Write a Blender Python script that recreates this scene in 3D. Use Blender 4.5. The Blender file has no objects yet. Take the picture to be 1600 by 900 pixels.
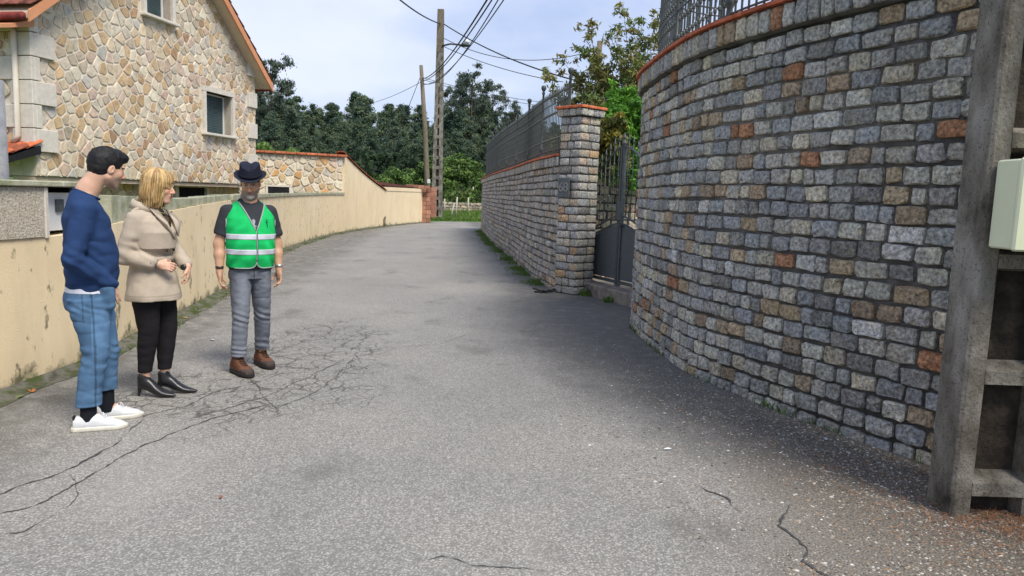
import bpy, math, random
import numpy as np
from mathutils import Vector, Matrix

S = bpy.context.scene
C = S.collection
# ------------------------------------------------------------------ camera, sky, sun, exposure
FPX = 1150.0; PITCH = math.radians(7.1); ROLL = math.radians(1.9); EYE = 1.6
cF = np.array([0, math.cos(PITCH), -math.sin(PITCH)])
_R = np.array([1., 0, 0]); _U = np.array([0, math.sin(PITCH), math.cos(PITCH)])
cR = _R*math.cos(ROLL)+_U*math.sin(ROLL); cU = _U*math.cos(ROLL)-_R*math.sin(ROLL)
cam_d = bpy.data.cameras.new('camera'); cam = bpy.data.objects.new('camera', cam_d); C.objects.link(cam)
cam_d.sensor_width = 36; cam_d.lens = 36*FPX/1600; cam_d.clip_start = .05; cam_d.clip_end = 2500
cam.matrix_world = Matrix(((cR[0], cU[0], -cF[0], 0), (cR[1], cU[1], -cF[1], 0), (cR[2], cU[2], -cF[2], EYE), (0, 0, 0, 1)))
S.camera = cam
SUN_EL = math.radians(54); SUN_AZ = math.radians(140)      # azimuth clockwise from +Y
W = bpy.data.worlds.new('World'); S.world = W; W.use_nodes = True
nt = W.node_tree; nt.nodes.clear()
def wn(t, **k):
    n = nt.nodes.new(t)
    for a, b in k.items(): setattr(n, a, b)
    return n
sky = wn('ShaderNodeTexSky', sky_type='NISHITA', sun_disc=False, sun_elevation=SUN_EL, sun_rotation=SUN_AZ, air_density=1.0, dust_density=1.0)
tc = wn('ShaderNodeTexCoord'); mp = wn('ShaderNodeMapping'); mp.inputs['Scale'].default_value = (1, 1, 2.4)
nz = wn('ShaderNodeTexNoise'); nz.inputs['Scale'].default_value = 2.2; nz.inputs['Detail'].default_value = 5; nz.inputs['Roughness'].default_value = .5
rp = wn('ShaderNodeValToRGB'); rp.color_ramp.elements[0].position = .30; rp.color_ramp.elements[0].color = (.48, .48, .48, 1)
rp.color_ramp.elements[1].position = .62; rp.color_ramp.elements[1].color = (.97, .97, .97, 1)
cl = wn('ShaderNodeValToRGB'); cl.color_ramp.elements[0].color = (3.4, 4.4, 6.9, 1); cl.color_ramp.elements[1].color = (6.4, 6.9, 8.4, 1)
cl.color_ramp.elements[0].position = .42; cl.color_ramp.elements[1].position = .62
nz2 = wn('ShaderNodeTexNoise'); nz2.inputs['Scale'].default_value = 1.9; nz2.inputs['Detail'].default_value = 7
mx = wn('ShaderNodeMix', data_type='RGBA'); bg = wn('ShaderNodeBackground'); bg.inputs['Strength'].default_value = .072
wo = wn('ShaderNodeOutputWorld'); L = nt.links.new
L(tc.outputs['Generated'], mp.inputs[0]); L(mp.outputs[0], nz.inputs['Vector']); L(mp.outputs[0], nz2.inputs['Vector'])
L(nz.outputs['Fac'], rp.inputs[0]); L(nz2.outputs['Fac'], cl.inputs[0])
L(rp.outputs[0], mx.inputs['Factor']); L(sky.outputs[0], mx.inputs['A']); L(cl.outputs[0], mx.inputs['B'])
L(mx.outputs['Result'], bg.inputs[0]); L(bg.outputs[0], wo.inputs[0])
sl = bpy.data.lights.new('sun', 'SUN'); sl.energy = 2.5; sl.angle = math.radians(26); sl.color = (1, .94, .84)
so = bpy.data.objects.new('sun', sl); C.objects.link(so)
sd = Vector((math.sin(SUN_AZ)*math.cos(SUN_EL), math.cos(SUN_AZ)*math.cos(SUN_EL), math.sin(SUN_EL)))
so.rotation_euler = sd.to_track_quat('Z', 'Y').to_euler(); so.location = (0, 0, 30)
S.view_settings.view_transform = 'Standard'; S.view_settings.look = 'None'; S.view_settings.gamma = 1
S.view_settings.exposure = 0.92
S.cycles.max_bounces = 6; S.cycles.transparent_max_bounces = 8

# ------------------------------------------------------------------ helpers
rnd = random.Random(5); rng = np.random.default_rng(5)
def pix(p):
    w = np.asarray(p, float)-np.array([0, 0, EYE]); d = w@cF
    return 800+FPX*(w@cR)/d, 450-FPX*(w@cU)/d, d
def seen(p, m=30):
    x, y, d = pix(p); return d > .1 and -m < x < 1600+m and -m < y < 900+m
def setp(o, label=None, cat=None, group=None, kind=None):
    if label: o['label'] = label
    if cat: o['category'] = cat
    if group: o['group'] = group
    if kind: o['kind'] = kind
    return o
def thing(name, label, cat, loc=(0, 0, 0), rz=0, group=None):
    o = bpy.data.objects.new(name, None); C.objects.link(o); o.location = loc; o.rotation_euler = (0, 0, rz)
    o.empty_display_size = .2
    return setp(o, label, cat, group)
def rootloc(o):
    l = np.zeros(3)
    while o is not None: l += np.array(o.location); o = o.parent
    return l
def mesh(name, V, F, mat, smooth=False, tint=None):
    me = bpy.data.meshes.new(name); V = np.asarray(V, np.float32).reshape(-1, 3)
    if isinstance(F, np.ndarray):
        n, k = F.shape; me.vertices.add(len(V)); me.vertices.foreach_set('co', V.ravel())
        me.loops.add(n*k); me.loops.foreach_set('vertex_index', F.astype(np.int32).ravel())
        me.polygons.add(n); me.polygons.foreach_set('loop_start', np.arange(0, n*k, k, dtype=np.int32))
        me.polygons.foreach_set('loop_total', np.full(n, k, np.int32)); me.update(calc_edges=True)
    else:
        me.from_pydata(V.tolist(), [], F); me.update()
    if smooth: me.polygons.foreach_set('use_smooth', np.ones(len(me.polygons), bool))
    if tint is not None:
        t = np.asarray(tint, np.float32)
        if t.ndim == 1: t = np.tile(t, (len(V), 1))
        a = me.color_attributes.new('tint', 'FLOAT_COLOR', 'POINT')
        a.data.foreach_set('color', np.hstack([t[:, :3], np.ones((len(V), 1), np.float32)]).astype(np.float32).ravel())
    me.materials.append(mat); return me
def obj(name, V, F, mat, parent=None, smooth=False, tint=None, local=False, label=None, kind=None):
    V = np.asarray(V, float).reshape(-1, 3)
    if parent is not None and not local: V = V-rootloc(parent)
    o = bpy.data.objects.new(name, mesh(name, V, F, mat, smooth, tint)); C.objects.link(o)
    if parent is not None: o.parent = parent
    return setp(o, label, None, None, kind)
def inst(name, me, loc, parent=None, rot=(0, 0, 0), scale=(1, 1, 1)):
    o = bpy.data.objects.new(name, me); C.objects.link(o); o.parent = parent
    l = np.array(loc, float)-(rootloc(parent) if parent is not None else 0)
    o.location = l; o.rotation_euler = rot; o.scale = scale; return o
class MB:
    def __init__(s): s.V = []; s.F = []; s.T = []
    def add(s, V, F, t=None):
        b = len(s.V); s.V += [tuple(map(float, v)) for v in V]; s.F += [tuple(int(i)+b for i in f) for f in F]
        s.T += [t if t is not None else (1, 1, 1)]*len(V); return s
    def box(s, c, sz, rz=0, t=None, ax=None, bev=0):
        c = np.array(c, float); h = np.array(sz, float)/2
        if ax is None:
            ax = np.array([[math.cos(rz), math.sin(rz), 0], [-math.sin(rz), math.cos(rz), 0], [0, 0, 1]])
        b = min(bev, h.min()*.6)
        if b <= 0:
            P = [c+ax[0]*h[0]*i+ax[1]*h[1]*j+ax[2]*h[2]*k for k in (-1, 1) for j in (-1, 1) for i in (-1, 1)]
            return s.add(P, [(0, 2, 3, 1), (4, 5, 7, 6), (0, 1, 5, 4), (2, 6, 7, 3), (0, 4, 6, 2), (1, 3, 7, 5)], t)
        def ring(k, ins):
            P = []
            x, y = h[0]-ins, h[1]-ins
            q = b
            for (i, j) in ((-1, -1), (1, -1), (1, 1), (-1, 1)):
                a1 = (i*x, j*(y-q)); a2 = (i*(x-q), j*y)
                P += ([a1, a2] if i*j > 0 else [a2, a1])
            return [c+ax[0]*p[0]+ax[1]*p[1]+ax[2]*k for p in P]
        R = [ring(-h[2], b), ring(-h[2]+b, 0), ring(h[2]-b, 0), ring(h[2], b)]
        F = []
        for r in range(3):
            for i in range(8): F.append((r*8+i, r*8+(i+1) % 8, r*8+8+(i+1) % 8, r*8+8+i))
        F.append(tuple(range(7, -1, -1))); F.append(tuple(range(24, 32)))
        return s.add([p for q in R for p in q], F, t)
    def tube(s, pts, r, n=8, t=None, cap=True):
        pts = [np.array(p, float) for p in pts]; rr = r if hasattr(r, '__len__') else [r]*len(pts)
        V = []; F = []; up = None
        for i, p in enumerate(pts):
            d = pts[min(i+1, len(pts)-1)]-pts[max(i-1, 0)]; d = d/(np.linalg.norm(d)+1e-9)
            if up is None:
                up = np.array([0, 0, 1.]) if abs(d[2]) < .9 else np.array([1., 0, 0])
            a = np.cross(up, d); a /= np.linalg.norm(a)+1e-9; bb = np.cross(d, a); up = bb if abs(d[2]) >= .9 else up
            for k in range(n):
                th = 2*math.pi*k/n; V.append(p+rr[i]*(a*math.cos(th)+bb*math.sin(th)))
        for i in range(len(pts)-1):
            for k in range(n): F.append((i*n+k, i*n+(k+1) % n, (i+1)*n+(k+1) % n, (i+1)*n+k))
        if cap: F.append(tuple(range(n-1, -1, -1))); F.append(tuple(range((len(pts)-1)*n, len(pts)*n)))
        return s.add(V, F, t)
    def lathe(s, c, prof, n=10, t=None):
        V = []; F = []
        for (r, z) in prof:
            for k in range(n): th = 2*math.pi*k/n; V.append((c[0]+r*math.cos(th), c[1]+r*math.sin(th), c[2]+z))
        for i in range(len(prof)-1):
            for k in range(n): F.append((i*n+k, i*n+(k+1) % n, (i+1)*n+(k+1) % n, (i+1)*n+k))
        F.append(tuple(range(n-1, -1, -1))); F.append(tuple(range((len(prof)-1)*n, len(prof)*n)))
        return s.add(V, F, t)
    def prism(s, poly, a, b, t=None):          # poly: list of 3d points, extruded from offset a to offset b (vectors)
        n = len(poly); a = np.array(a, float); b = np.array(b, float)
        V = [np.array(p)+a for p in poly]+[np.array(p)+b for p in poly]
        F = [tuple(range(n-1, -1, -1)), tuple(range(n, 2*n))]+[(i, (i+1) % n, n+(i+1) % n, n+i) for i in range(n)]
        return s.add(V, F, t)
    def build(s, name, mat, parent=None, smooth=False, tinted=False, **k):
        return obj(name, s.V, s.F, mat, parent, smooth, np.array(s.T) if tinted else None, **k)

# ------------------------------------------------------------------ materials
def mat(name, cols, rough=.8, scale=8, detail=6, ramp=(.3, .7), bump=0, bscale=40, tint=False, spec=.2, metal=0, stretch=(1, 1, 1),
        speck=None, bdist=.02, alpha=None, sss=0, trans=0, ochre=0):
    m = bpy.data.materials.new(name); m.use_nodes = True; t = m.node_tree; N = t.nodes; K = t.links.new
    b = N['Principled BSDF']; b.inputs['Roughness'].default_value = rough; b.inputs['Specular IOR Level'].default_value = spec
    b.inputs['Metallic'].default_value = metal
    co = N.new('ShaderNodeTexCoord'); mp = N.new('ShaderNodeMapping'); mp.inputs['Scale'].default_value = stretch
    K(co.outputs['Object'], mp.inputs[0])
    nz = N.new('ShaderNodeTexNoise'); nz.inputs['Scale'].default_value = scale; nz.inputs['Detail'].default_value = detail
    nz.inputs['Roughness'].default_value = .6; K(mp.outputs[0], nz.inputs['Vector'])
    r = N.new('ShaderNodeValToRGB'); e = r.color_ramp.elements
    while len(e) < len(cols): e.new(.5)
    for i, c in enumerate(cols):
        e[i].position = ramp[0]+(ramp[1]-ramp[0])*i/max(1, len(cols)-1); e[i].color = (*c, 1)
    K(nz.outputs['Fac'], r.inputs[0]); out = r.outputs[0]
    if speck:                                           # (scale, threshold, colour, strength)
        v = N.new('ShaderNodeTexNoise'); v.inputs['Scale'].default_value = speck[0]; v.inputs['Detail'].default_value = 2
        K(co.outputs['Object'], v.inputs['Vector'])
        mr = N.new('ShaderNodeMapRange'); mr.inputs[1].default_value = speck[1]; mr.inputs[2].default_value = speck[1]+.06
        mr.inputs[4].default_value = speck[3]; K(v.outputs['Fac'], mr.inputs[0])
        x = N.new('ShaderNodeMix'); x.data_type = 'RGBA'; K(mr.outputs[0], x.inputs['Factor']); K(out, x.inputs['A'])
        x.inputs['B'].default_value = (*speck[2], 1); out = x.outputs['Result']
    if ochre:
        v = N.new('ShaderNodeTexNoise'); v.inputs['Scale'].default_value = 9; v.inputs['Detail'].default_value = 5; K(co.outputs['Object'], v.inputs['Vector'])
        mr = N.new('ShaderNodeMapRange'); mr.inputs[1].default_value = .5; mr.inputs[2].default_value = .68; mr.inputs[4].default_value = ochre; K(v.outputs['Fac'], mr.inputs[0])
        x = N.new('ShaderNodeMix'); x.data_type = 'RGBA'; x.blend_type = 'MULTIPLY'; K(mr.outputs[0], x.inputs['Factor']); K(out, x.inputs['A']); x.inputs['B'].default_value = (1.12, .95, .70, 1); out = x.outputs['Result']
    if tint:
        a = N.new('ShaderNodeAttribute'); a.attribute_name = 'tint'
        x = N.new('ShaderNodeMix'); x.data_type = 'RGBA'; x.blend_type = 'MULTIPLY'; x.inputs['Factor'].default_value = 1
        K(out, x.inputs['A']); K(a.outputs['Color'], x.inputs['B']); out = x.outputs['Result']
    K(out, b.inputs['Base Color'])
    if bump:
        n2 = N.new('ShaderNodeTexNoise'); n2.inputs['Scale'].default_value = bscale; n2.inputs['Detail'].default_value = 6
        n2.inputs['Roughness'].default_value = .65; K(mp.outputs[0], n2.inputs['Vector'])
        bp = N.new('ShaderNodeBump'); bp.inputs['Strength'].default_value = bump; bp.inputs['Distance'].default_value = bdist
        K(n2.outputs['Fac'], bp.inputs['Height']); K(bp.outputs[0], b.inputs['Normal'])
    if sss: b.inputs['Subsurface Weight'].default_value = sss; b.inputs['Subsurface Radius'].default_value = (.01, .004, .002)
    if trans:
        tr = N.new('ShaderNodeBsdfTranslucent'); ms = N.new('ShaderNodeMixShader'); ms.inputs[0].default_value = trans
        K(out, tr.inputs[0]); K(b.outputs[0], ms.inputs[1]); K(tr.outputs[0], ms.inputs[2]); K(ms.outputs[0], N['Material Output'].inputs[0])
    return m
g3 = lambda v: (v, v, v)
M_stone = mat('split_granite', [(.30, .29, .28), (1.0, .99, .96), (1.8, 1.74, 1.6)], .88, 38, 10, (.3, .7), 1, 60, True, .3, speck=(150, .60, (1.8, 1.75, 1.6), .55), bdist=.03, ochre=.35)
M_mortar = mat('dark_mortar', [(.06,.057,.054), (.12, .115, .108), (.21, .20, .19)], .95, 5, 8, (.3, .75), .8, 60)
M_fstone = mat('field_stone', [(.62, .6, .56), (1, 1, 1), (1.2, 1.18, 1.14)], .85, 9, 8, (.25, .75), .6, 25, True, .25)
M_fmortar = mat('pale_mortar', [(.60, .52, .42), (.70, .63, .52)], .9, 6, 5, (.3, .7), .4, 60)
M_granite = mat('pale_granite', [(.54, .50, .43), (.68, .63, .55)], .8, 12, 8, (.3, .7), .3, 70, False, speck=(220, .6, (.25, .24, .22), .5))
M_mossgran = mat('weathered_granite', [(.22, .24, .13), (.40, .40, .28), (.50, .49, .40)], .9, 6, 8, (.3, .7), .5, 50, False, speck=(200, .6, (.1, .1, .08), .5))
M_rough = mat('rough_granite', [(.42, .36, .27), (.62, .55, .44), (.72, .68, .58)], .9, 45, 8, (.35, .65), 1, 60, speck=(120, .6, (.16, .13, .1), .7), bdist=.03)
M_tile = mat('terracotta', [(.26, .075, .035), (.42, .14, .07), (.5, .2, .11)], .75, 9, 6, (.3, .7), .25, 60, True)
M_dtile = mat('old_roof_tile', [(.09, .035, .03), (.2, .07, .05), (.3, .13, .09)], .8, 7, 6, (.3, .7), .3, 50, True)
M_fascia = mat('painted_fascia', [(.55, .24, .12), (.62, .29, .15)], .6, 5)
M_soffit = mat('cream_soffit', [(.55, .43, .32), (.62, .5, .38)], .8, 5)
M_white = mat('white_metal', [(.62, .63, .62), (.7, .7, .69)], .45, 6)
M_pipe = mat('cream_pipe', [(.62, .56, .47), (.7, .64, .55)], .5, 6)
M_dark = mat('dark_void', [(.01, .01, .012), (.02, .02, .022)], .9, 4)
M_shut = mat('shutter_green', [(.05, .08, .085), (.075, .11, .115)], .5, 4)
M_iron = mat('iron_paint', [(.028, .034, .034), (.06, .07, .066)], .5, 30, 4, (.3, .7), .1, 80, spec=.5)
M_gate = mat('gate_paint', [(.05, .06, .065), (.095, .11, .115)], .5, 20, 4, (.3, .7), .2, 120, spec=.5)
M_wood = mat('weathered_wood', [(.07, .055, .04), (.17, .14, .1), (.26, .23, .17)], .9, 10, 8, (.3, .7), .5, 30, stretch=(4, 4, .35))
M_conc = mat('aged_concrete', [(.045, .04, .033), (.15, .135, .11), (.24, .222, .188), (.33, .31, .27)], .92, 5, 12, (.32, .68), 1, 45, speck=(95, .60, (.05, .045, .04), .75), bdist=.02, stretch=(1, 1, .6))
M_cdark = mat('dark_concrete', [(.02, .017, .014), (.05, .04, .03), (.11, .09, .07)], .95, 9, 10, (.35, .75), 1, 40, bdist=.02)  # darker concrete tone for the webs between the flanges
M_box = mat('cream_enamel', [(.60, .64, .44), (.66, .69, .50)], .4, 3, spec=.5)
M_brick = mat('hollow_brick', [(.30, .15, .105), (.43, .24, .17)], .9, 12, 6, (.3, .7), .5, 60, True)
M_cable = mat('black_cable', [g3(.02), g3(.035)], .6, 5)
M_lamp = mat('lamp_glass', [(.6, .62, .65), (.7, .7, .7)], .2, 5)
M_leaf = mat('foliage', [(.7, .7, .7), (1.1, 1.1, 1.1)], .7, .8, 3, (.3, .7), tint=True, spec=.2, trans=.25)
M_bark = mat('bark', [(.05, .04, .03), (.14, .115, .09)], .9, 6, 6, (.3, .7), .5, 20, stretch=(3, 3, .5))
M_pebble = mat('pebble', [(.8, .8, .8), (1.1, 1.1, 1.1)], .85, 30, 3, tint=True)
M_step = mat('step_concrete', [(.12, .1, .08), (.24, .21, .18), (.3, .28, .24)], .92, 8, 8, (.3, .7), .8, 50)
M_slope = mat('hill_soil', [(.02, .03, .015), (.05, .06, .03)], .95, .3, 6)

# rendered cream wall with stains
def cream_mat():
    m = mat('cream_render', [(.74, .59, .37), (.80, .65, .42), (.82, .68, .46)], .88, 1.3, 6, (.3, .7), .25, 90)
    t = m.node_tree; N = t.nodes; K = t.links.new; b = N['Principled BSDF']; src = b.inputs['Base Color'].links[0].from_socket
    co = N.new('ShaderNodeTexCoord')
    def layer(src, scale, st, lo, hi, col, amt, zlo=None, zhi=None, ylo=None, yhi=None):
        mp = N.new('ShaderNodeMapping'); mp.inputs['Scale'].default_value = st; K(co.outputs['Object'], mp.inputs[0])
        n = N.new('ShaderNodeTexNoise'); n.inputs['Scale'].default_value = scale; n.inputs['Detail'].default_value = 8; n.inputs['Roughness'].default_value = .65
        K(mp.outputs[0], n.inputs['Vector'])
        f = n.outputs['Fac']
        sp = N.new('ShaderNodeSeparateXYZ'); K(co.outputs['Object'], sp.inputs[0])
        def edge(ax, a, c):                     # extra 0..1 from a(0) to c(1), added to the noise
            r = N.new('ShaderNodeMapRange'); K(sp.outputs[ax], r.inputs[0]); r.inputs[1].default_value = a; r.inputs[2].default_value = c
            return r.outputs[0]
        if zlo is not None:
            a = N.new('ShaderNodeMath'); a.operation = 'MULTIPLY_ADD'; K(edge(2, zlo, zhi), a.inputs[0]); a.inputs[1].default_value = .42; K(f, a.inputs[2]); f = a.outputs[0]
        if ylo is not None:
            a = N.new('ShaderNodeMath'); a.operation = 'MULTIPLY_ADD'; K(edge(1, ylo, yhi), a.inputs[0]); a.inputs[1].default_value = -.25; K(f, a.inputs[2]); f = a.outputs[0]
        r = N.new('ShaderNodeMapRange'); K(f, r.inputs[0]); r.inputs[1].default_value = lo; r.inputs[2].default_value = hi; r.inputs[4].default_value = amt
        x = N.new('ShaderNodeMix'); x.data_type = 'RGBA'; K(r.outputs[0], x.inputs['Factor']); K(src, x.inputs['A']); x.inputs['B'].default_value = (*col, 1)
        return x.outputs['Result']
    s = layer(src, 2.2, (5, 1.6, .35), .47, .75, (.50, .43, .30), .42)                      # vertical runs
    s = layer(s, 9, (2, 1, .5), .595, .66, (.10, .095, .06), .8, None, None, 22, 30)           # mildew flecks
    s = layer(s, 5, (1, 1, 1), .74, .92, (.10, .10, .05), .9, .26, 0.0)                        # splash line at foot
    K(s, b.inputs['Base Color']); return m
M_cream = cream_mat()

def road_mat():
    m = bpy.data.materials.new('worn_asphalt'); m.use_nodes = True; t = m.node_tree; N = t.nodes; K = t.links.new
    b = N['Principled BSDF']; b.inputs['Specular IOR Level'].default_value = .35
    co = N.new('ShaderNodeTexCoord'); P = co.outputs['Object']
    def noise(s, d=4, st=None, r=.6, vec=None):
        n = N.new('ShaderNodeTexNoise'); n.inputs['Scale'].default_value = s; n.inputs['Detail'].default_value = d; n.inputs['Roughness'].default_value = r
        v = vec or P
        if st: mp = N.new('ShaderNodeMapping'); mp.inputs['Scale'].default_value = st; K(v, mp.inputs[0]); v = mp.outputs[0]
        K(v, n.inputs['Vector']); return n.outputs['Fac']
    def mr(f, a, c, lo=0, hi=1):
        r = N.new('ShaderNodeMapRange'); r.interpolation_type = 'SMOOTHSTEP'; K(f, r.inputs[0]); r.inputs[1].default_value = a; r.inputs[2].default_value = c; r.inputs[3].default_value = lo; r.inputs[4].default_value = hi; return r.outputs[0]
    def ma(op, a, c=0):
        n = N.new('ShaderNodeMath'); n.operation = op
        for i, v in enumerate((a, c)):
            if isinstance(v, (int, float)): n.inputs[i].default_value = v
            else: K(v, n.inputs[i])
        return n.outputs[0]
    def mix(f, a, c, mode='MIX'):
        x = N.new('ShaderNodeMix'); x.data_type = 'RGBA'; x.blend_type = mode
        for s_, v in (('Factor', f), ('A', a), ('B', c)):
            if isinstance(v, tuple): x.inputs[s_].default_value = (*v, 1)
            elif isinstance(v, (int, float)): x.inputs[s_].default_value = v
            else: K(v, x.inputs[s_])
        return x.outputs['Result']
    # aggregate
    vo = N.new('ShaderNodeTexVoronoi'); vo.inputs['Scale'].default_value = 105; K(P, vo.inputs['Vector'])
    bw = N.new('ShaderNodeRGBToBW'); K(vo.outputs['Color'], bw.inputs[0])
    r = N.new('ShaderNodeValToRGB'); K(bw.outputs[0], r.inputs[0]); e = r.color_ramp.elements
    e[0].position = .2; e[0].color = (.19, .18, .165, 1); e[1].position = .8; e[1].color = (.37, .355, .33, 1)
    q = e.new(.5); q.color = (.24, .232, .216, 1); q = e.new(.68); q.color = (.305, .295, .275, 1)
    gap = mr(vo.outputs['Distance'], .35, .75)
    c = mix(ma('MULTIPLY', gap, .6), r.outputs[0], (.12, .115, .105))
    c = mix(mr(noise(.55, 5), .38, .68), c, mix(1.0, c, (1.16, 1.15, 1.13), 'MULTIPLY'))
    c = mix(mr(noise(1.5, 9, (1, .6, 1)), .54, .72, 0, .55), c, (.095, .09, .08)); c = mix(mr(noise(.9, 7, (1.3, .5, 1)), .5, .75, 0, .35), c, (.34, .325, .30))           # soft dark blotches
    # dirt belt by the cobble wall: sheet-own coordinates
    sp = N.new('ShaderNodeSeparateXYZ'); K(P, sp.inputs[0]); X = sp.outputs[0]; Y = sp.outputs[1]
    wob = ma('MULTIPLY', ma('SUBTRACT', noise(1.3, 6), .5), 1.5)
    # distance to wall line: piecewise in y   near: x = 2.69-(y-4.52)*.45 (y<7) ; beyond 7: 1.6 ; beyond 9.2 : 1.5..
    wl = ma('MAXIMUM', ma('SUBTRACT', 4.55, ma('MULTIPLY', Y, .42)), ma('SUBTRACT', 1.95, ma('MULTIPLY', Y, .095)))
    dd = ma('ADD', ma('SUBTRACT', wl, X), wob)
    wide = mr(Y, 9, 16, 1.45, .6)
    belt = ma('SUBTRACT', 1, mr(ma('DIVIDE', dd, wide), .35, 1.25))
    belt = ma('MULTIPLY', belt, ma('MULTIPLY', mr(noise(6, 8), .28, .55, .45, 1), mr(noise(70, 3), .36, .6, .45, 1.0)))
    c = mix(ma('MULTIPLY', belt, .84), c, (.052, .047, .042))
    # gravelly, browner corner at lower right
    gx = mr(ma('ADD', ma('SUBTRACT', X, ma('MULTIPLY', Y, .22)), wob), .0, 1.1)
    gy = mr(Y, 6.2, 4.0)
    corner = ma('MULTIPLY', ma('MULTIPLY', gx, gy), .72)
    brown = mix(mr(noise(95, 3), .40, .60), (.036, .03, .024), (.215, .18, .14))
    c = mix(corner, c, brown)
    # damp, mossy belt on the left
    pt = N.new('ShaderNodeMath'); pt.operation = 'MULTIPLY_ADD'; K(Y, pt.inputs[0]); pt.inputs[1].default_value = -.095; pt.inputs[2].default_value = -2.9
    lb = ma('SUBTRACT', 1, mr(ma('ADD', ma('SUBTRACT', X, pt.outputs[0]), wob), -.2, .75))
    c = mix(ma('MULTIPLY', lb, ma('MULTIPLY', mr(noise(5, 7), .3, .6), .62)), c, (.06, .058, .045))
    # cracks: warped cells, masked to the broken patch
    wv = N.new('ShaderNodeTexNoise'); wv.inputs['Scale'].default_value = 5; wv.inputs['Detail'].default_value = 5; K(P, wv.inputs['Vector'])
    vm = N.new('ShaderNodeVectorMath'); vm.operation = 'MULTIPLY_ADD'; K(wv.outputs['Color'], vm.inputs[0]); vm.inputs[1].default_value = (.16, .16, 0); K(P, vm.inputs[2])
    def crack(scale, w, st):
        mp = N.new('ShaderNodeMapping'); mp.inputs['Scale'].default_value = st; K(vm.outputs[0], mp.inputs[0])
        v = N.new('ShaderNodeTexVoronoi'); v.feature = 'DISTANCE_TO_EDGE'; v.inputs['Scale'].default_value = scale; K(mp.outputs[0], v.inputs['Vector'])
        return mr(v.outputs['Distance'], w*.25, w, 1, 0)
    def patch(cx, cy, rx, ry):
        a = ma('POWER', ma('ABSOLUTE', ma('DIVIDE', ma('SUBTRACT', X, cx), rx)), 2); d = ma('POWER', ma('ABSOLUTE', ma('DIVIDE', ma('SUBTRACT', Y, cy), ry)), 2)
        return mr(ma('ADD', ma('ADD', a, d), ma('MULTIPLY', ma('SUBTRACT', noise(2.2, 4), .5), 1.8)), .55, 1.25, 1, 0)
    pm = ma('MAXIMUM', patch(-1.95, 6.9, .75, 2.2), patch(-2.1, 5.6, 1.15, .7))
    ck = ma('MULTIPLY', ma('MAXIMUM', crack(4.6, .05, (1, .8, 1)), ma('MULTIPLY', crack(9, .05, (1, .9, 1)), .7)), pm)
    ck = ma('MULTIPLY', ck, mr(noise(4.5, 6), .36, .58, .12, 1))
    c = mix(ma('MULTIPLY', ck, .68), c, (.03, .028, .025))
    K(c, b.inputs['Base Color'])
    ro = N.new('ShaderNodeMapRange'); K(belt, ro.inputs[0]); ro.inputs[3].default_value = .8; ro.inputs[4].default_value = .62; K(ro.outputs[0], b.inputs['Roughness'])
    h = ma('SUBTRACT', ma('MULTIPLY', ma('SUBTRACT', 1, vo.outputs['Distance']), .5), ma('MULTIPLY', ck, 1.6))
    h = ma('ADD', h, ma('MULTIPLY', noise(40, 5), .5))
    bp = N.new('ShaderNodeBump'); bp.inputs['Strength'].default_value = .7; bp.inputs['Distance'].default_value = .008
    K(h, bp.inputs['Height']); K(bp.outputs[0], b.inputs['Normal'])
    return m
M_road = road_mat()

# ------------------------------------------------------------------ paths
class Path:
    def __init__(s, pts, sub=10):
        P = np.array(pts, float); Q = []
        n = len(P)
        for i in range(n-1):                        # Catmull-Rom
            p0 = P[max(i-1, 0)]; p1 = P[i]; p2 = P[i+1]; p3 = P[min(i+2, n-1)]
            for k in range(sub):
                t = k/sub; Q.append(.5*((2*p1)+(-p0+p2)*t+(2*p0-5*p1+4*p2-p3)*t*t+(-p0+3*p1-3*p2+p3)*t**3))
        Q.append(P[-1]); s.Q = np.array(Q); d = np.linalg.norm(np.diff(s.Q[:, :2], axis=0), axis=1)
        s.s = np.concatenate([[0], np.cumsum(d)]); s.L = s.s[-1]
    def at(s, t):
        t = min(max(t, 0), s.L)
        return np.array([np.interp(t, s.s, s.Q[:, k]) for k in range(s.Q.shape[1])])
    def tan(s, t):
        a = s.at(t-.04)[:2]; b = s.at(t+.04)[:2]; d = b-a; return d/(np.linalg.norm(d)+1e-9)
    def nor(s, t, side=1):
        d = s.tan(t); return np.array([-d[1], d[0]])*side
def wall_body(mb, path, side, thick, z0, ztop, n=60, front=0., t0=0, t1=None):
    t1 = t1 or path.L; T = np.linspace(t0, t1, n); V = []; F = []
    for t in T:
        p = path.at(t)[:2]; nn = path.nor(t, side); zt = ztop(t)
        a = p+nn*front; b = p-nn*thick
        V += [(a[0], a[1], z0), (a[0], a[1], zt), (b[0], b[1], zt), (b[0], b[1], z0)]
    for i in range(n-1):
        for k in range(4):
            q = (i*4+k, i*4+(k+1) % 4, (i+1)*4+(k+1) % 4, (i+1)*4+k); F.append(q if side < 0 else q[::-1])
    F.append((0, 1, 2, 3) if side > 0 else (3, 2, 1, 0)); m = (n-1)*4; F.append((m+3, m+2, m+1, m) if side > 0 else (m, m+1, m+2, m+3))
    mb.add(V, F)
SQ = [(.5, -.36), (.5, .34), (.44, .49), (.03, .5), (-.42, .49), (-.5, .38), (-.5, -.34), (-.43, -.49), (.02, -.5), (.43, -.49)]
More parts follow.
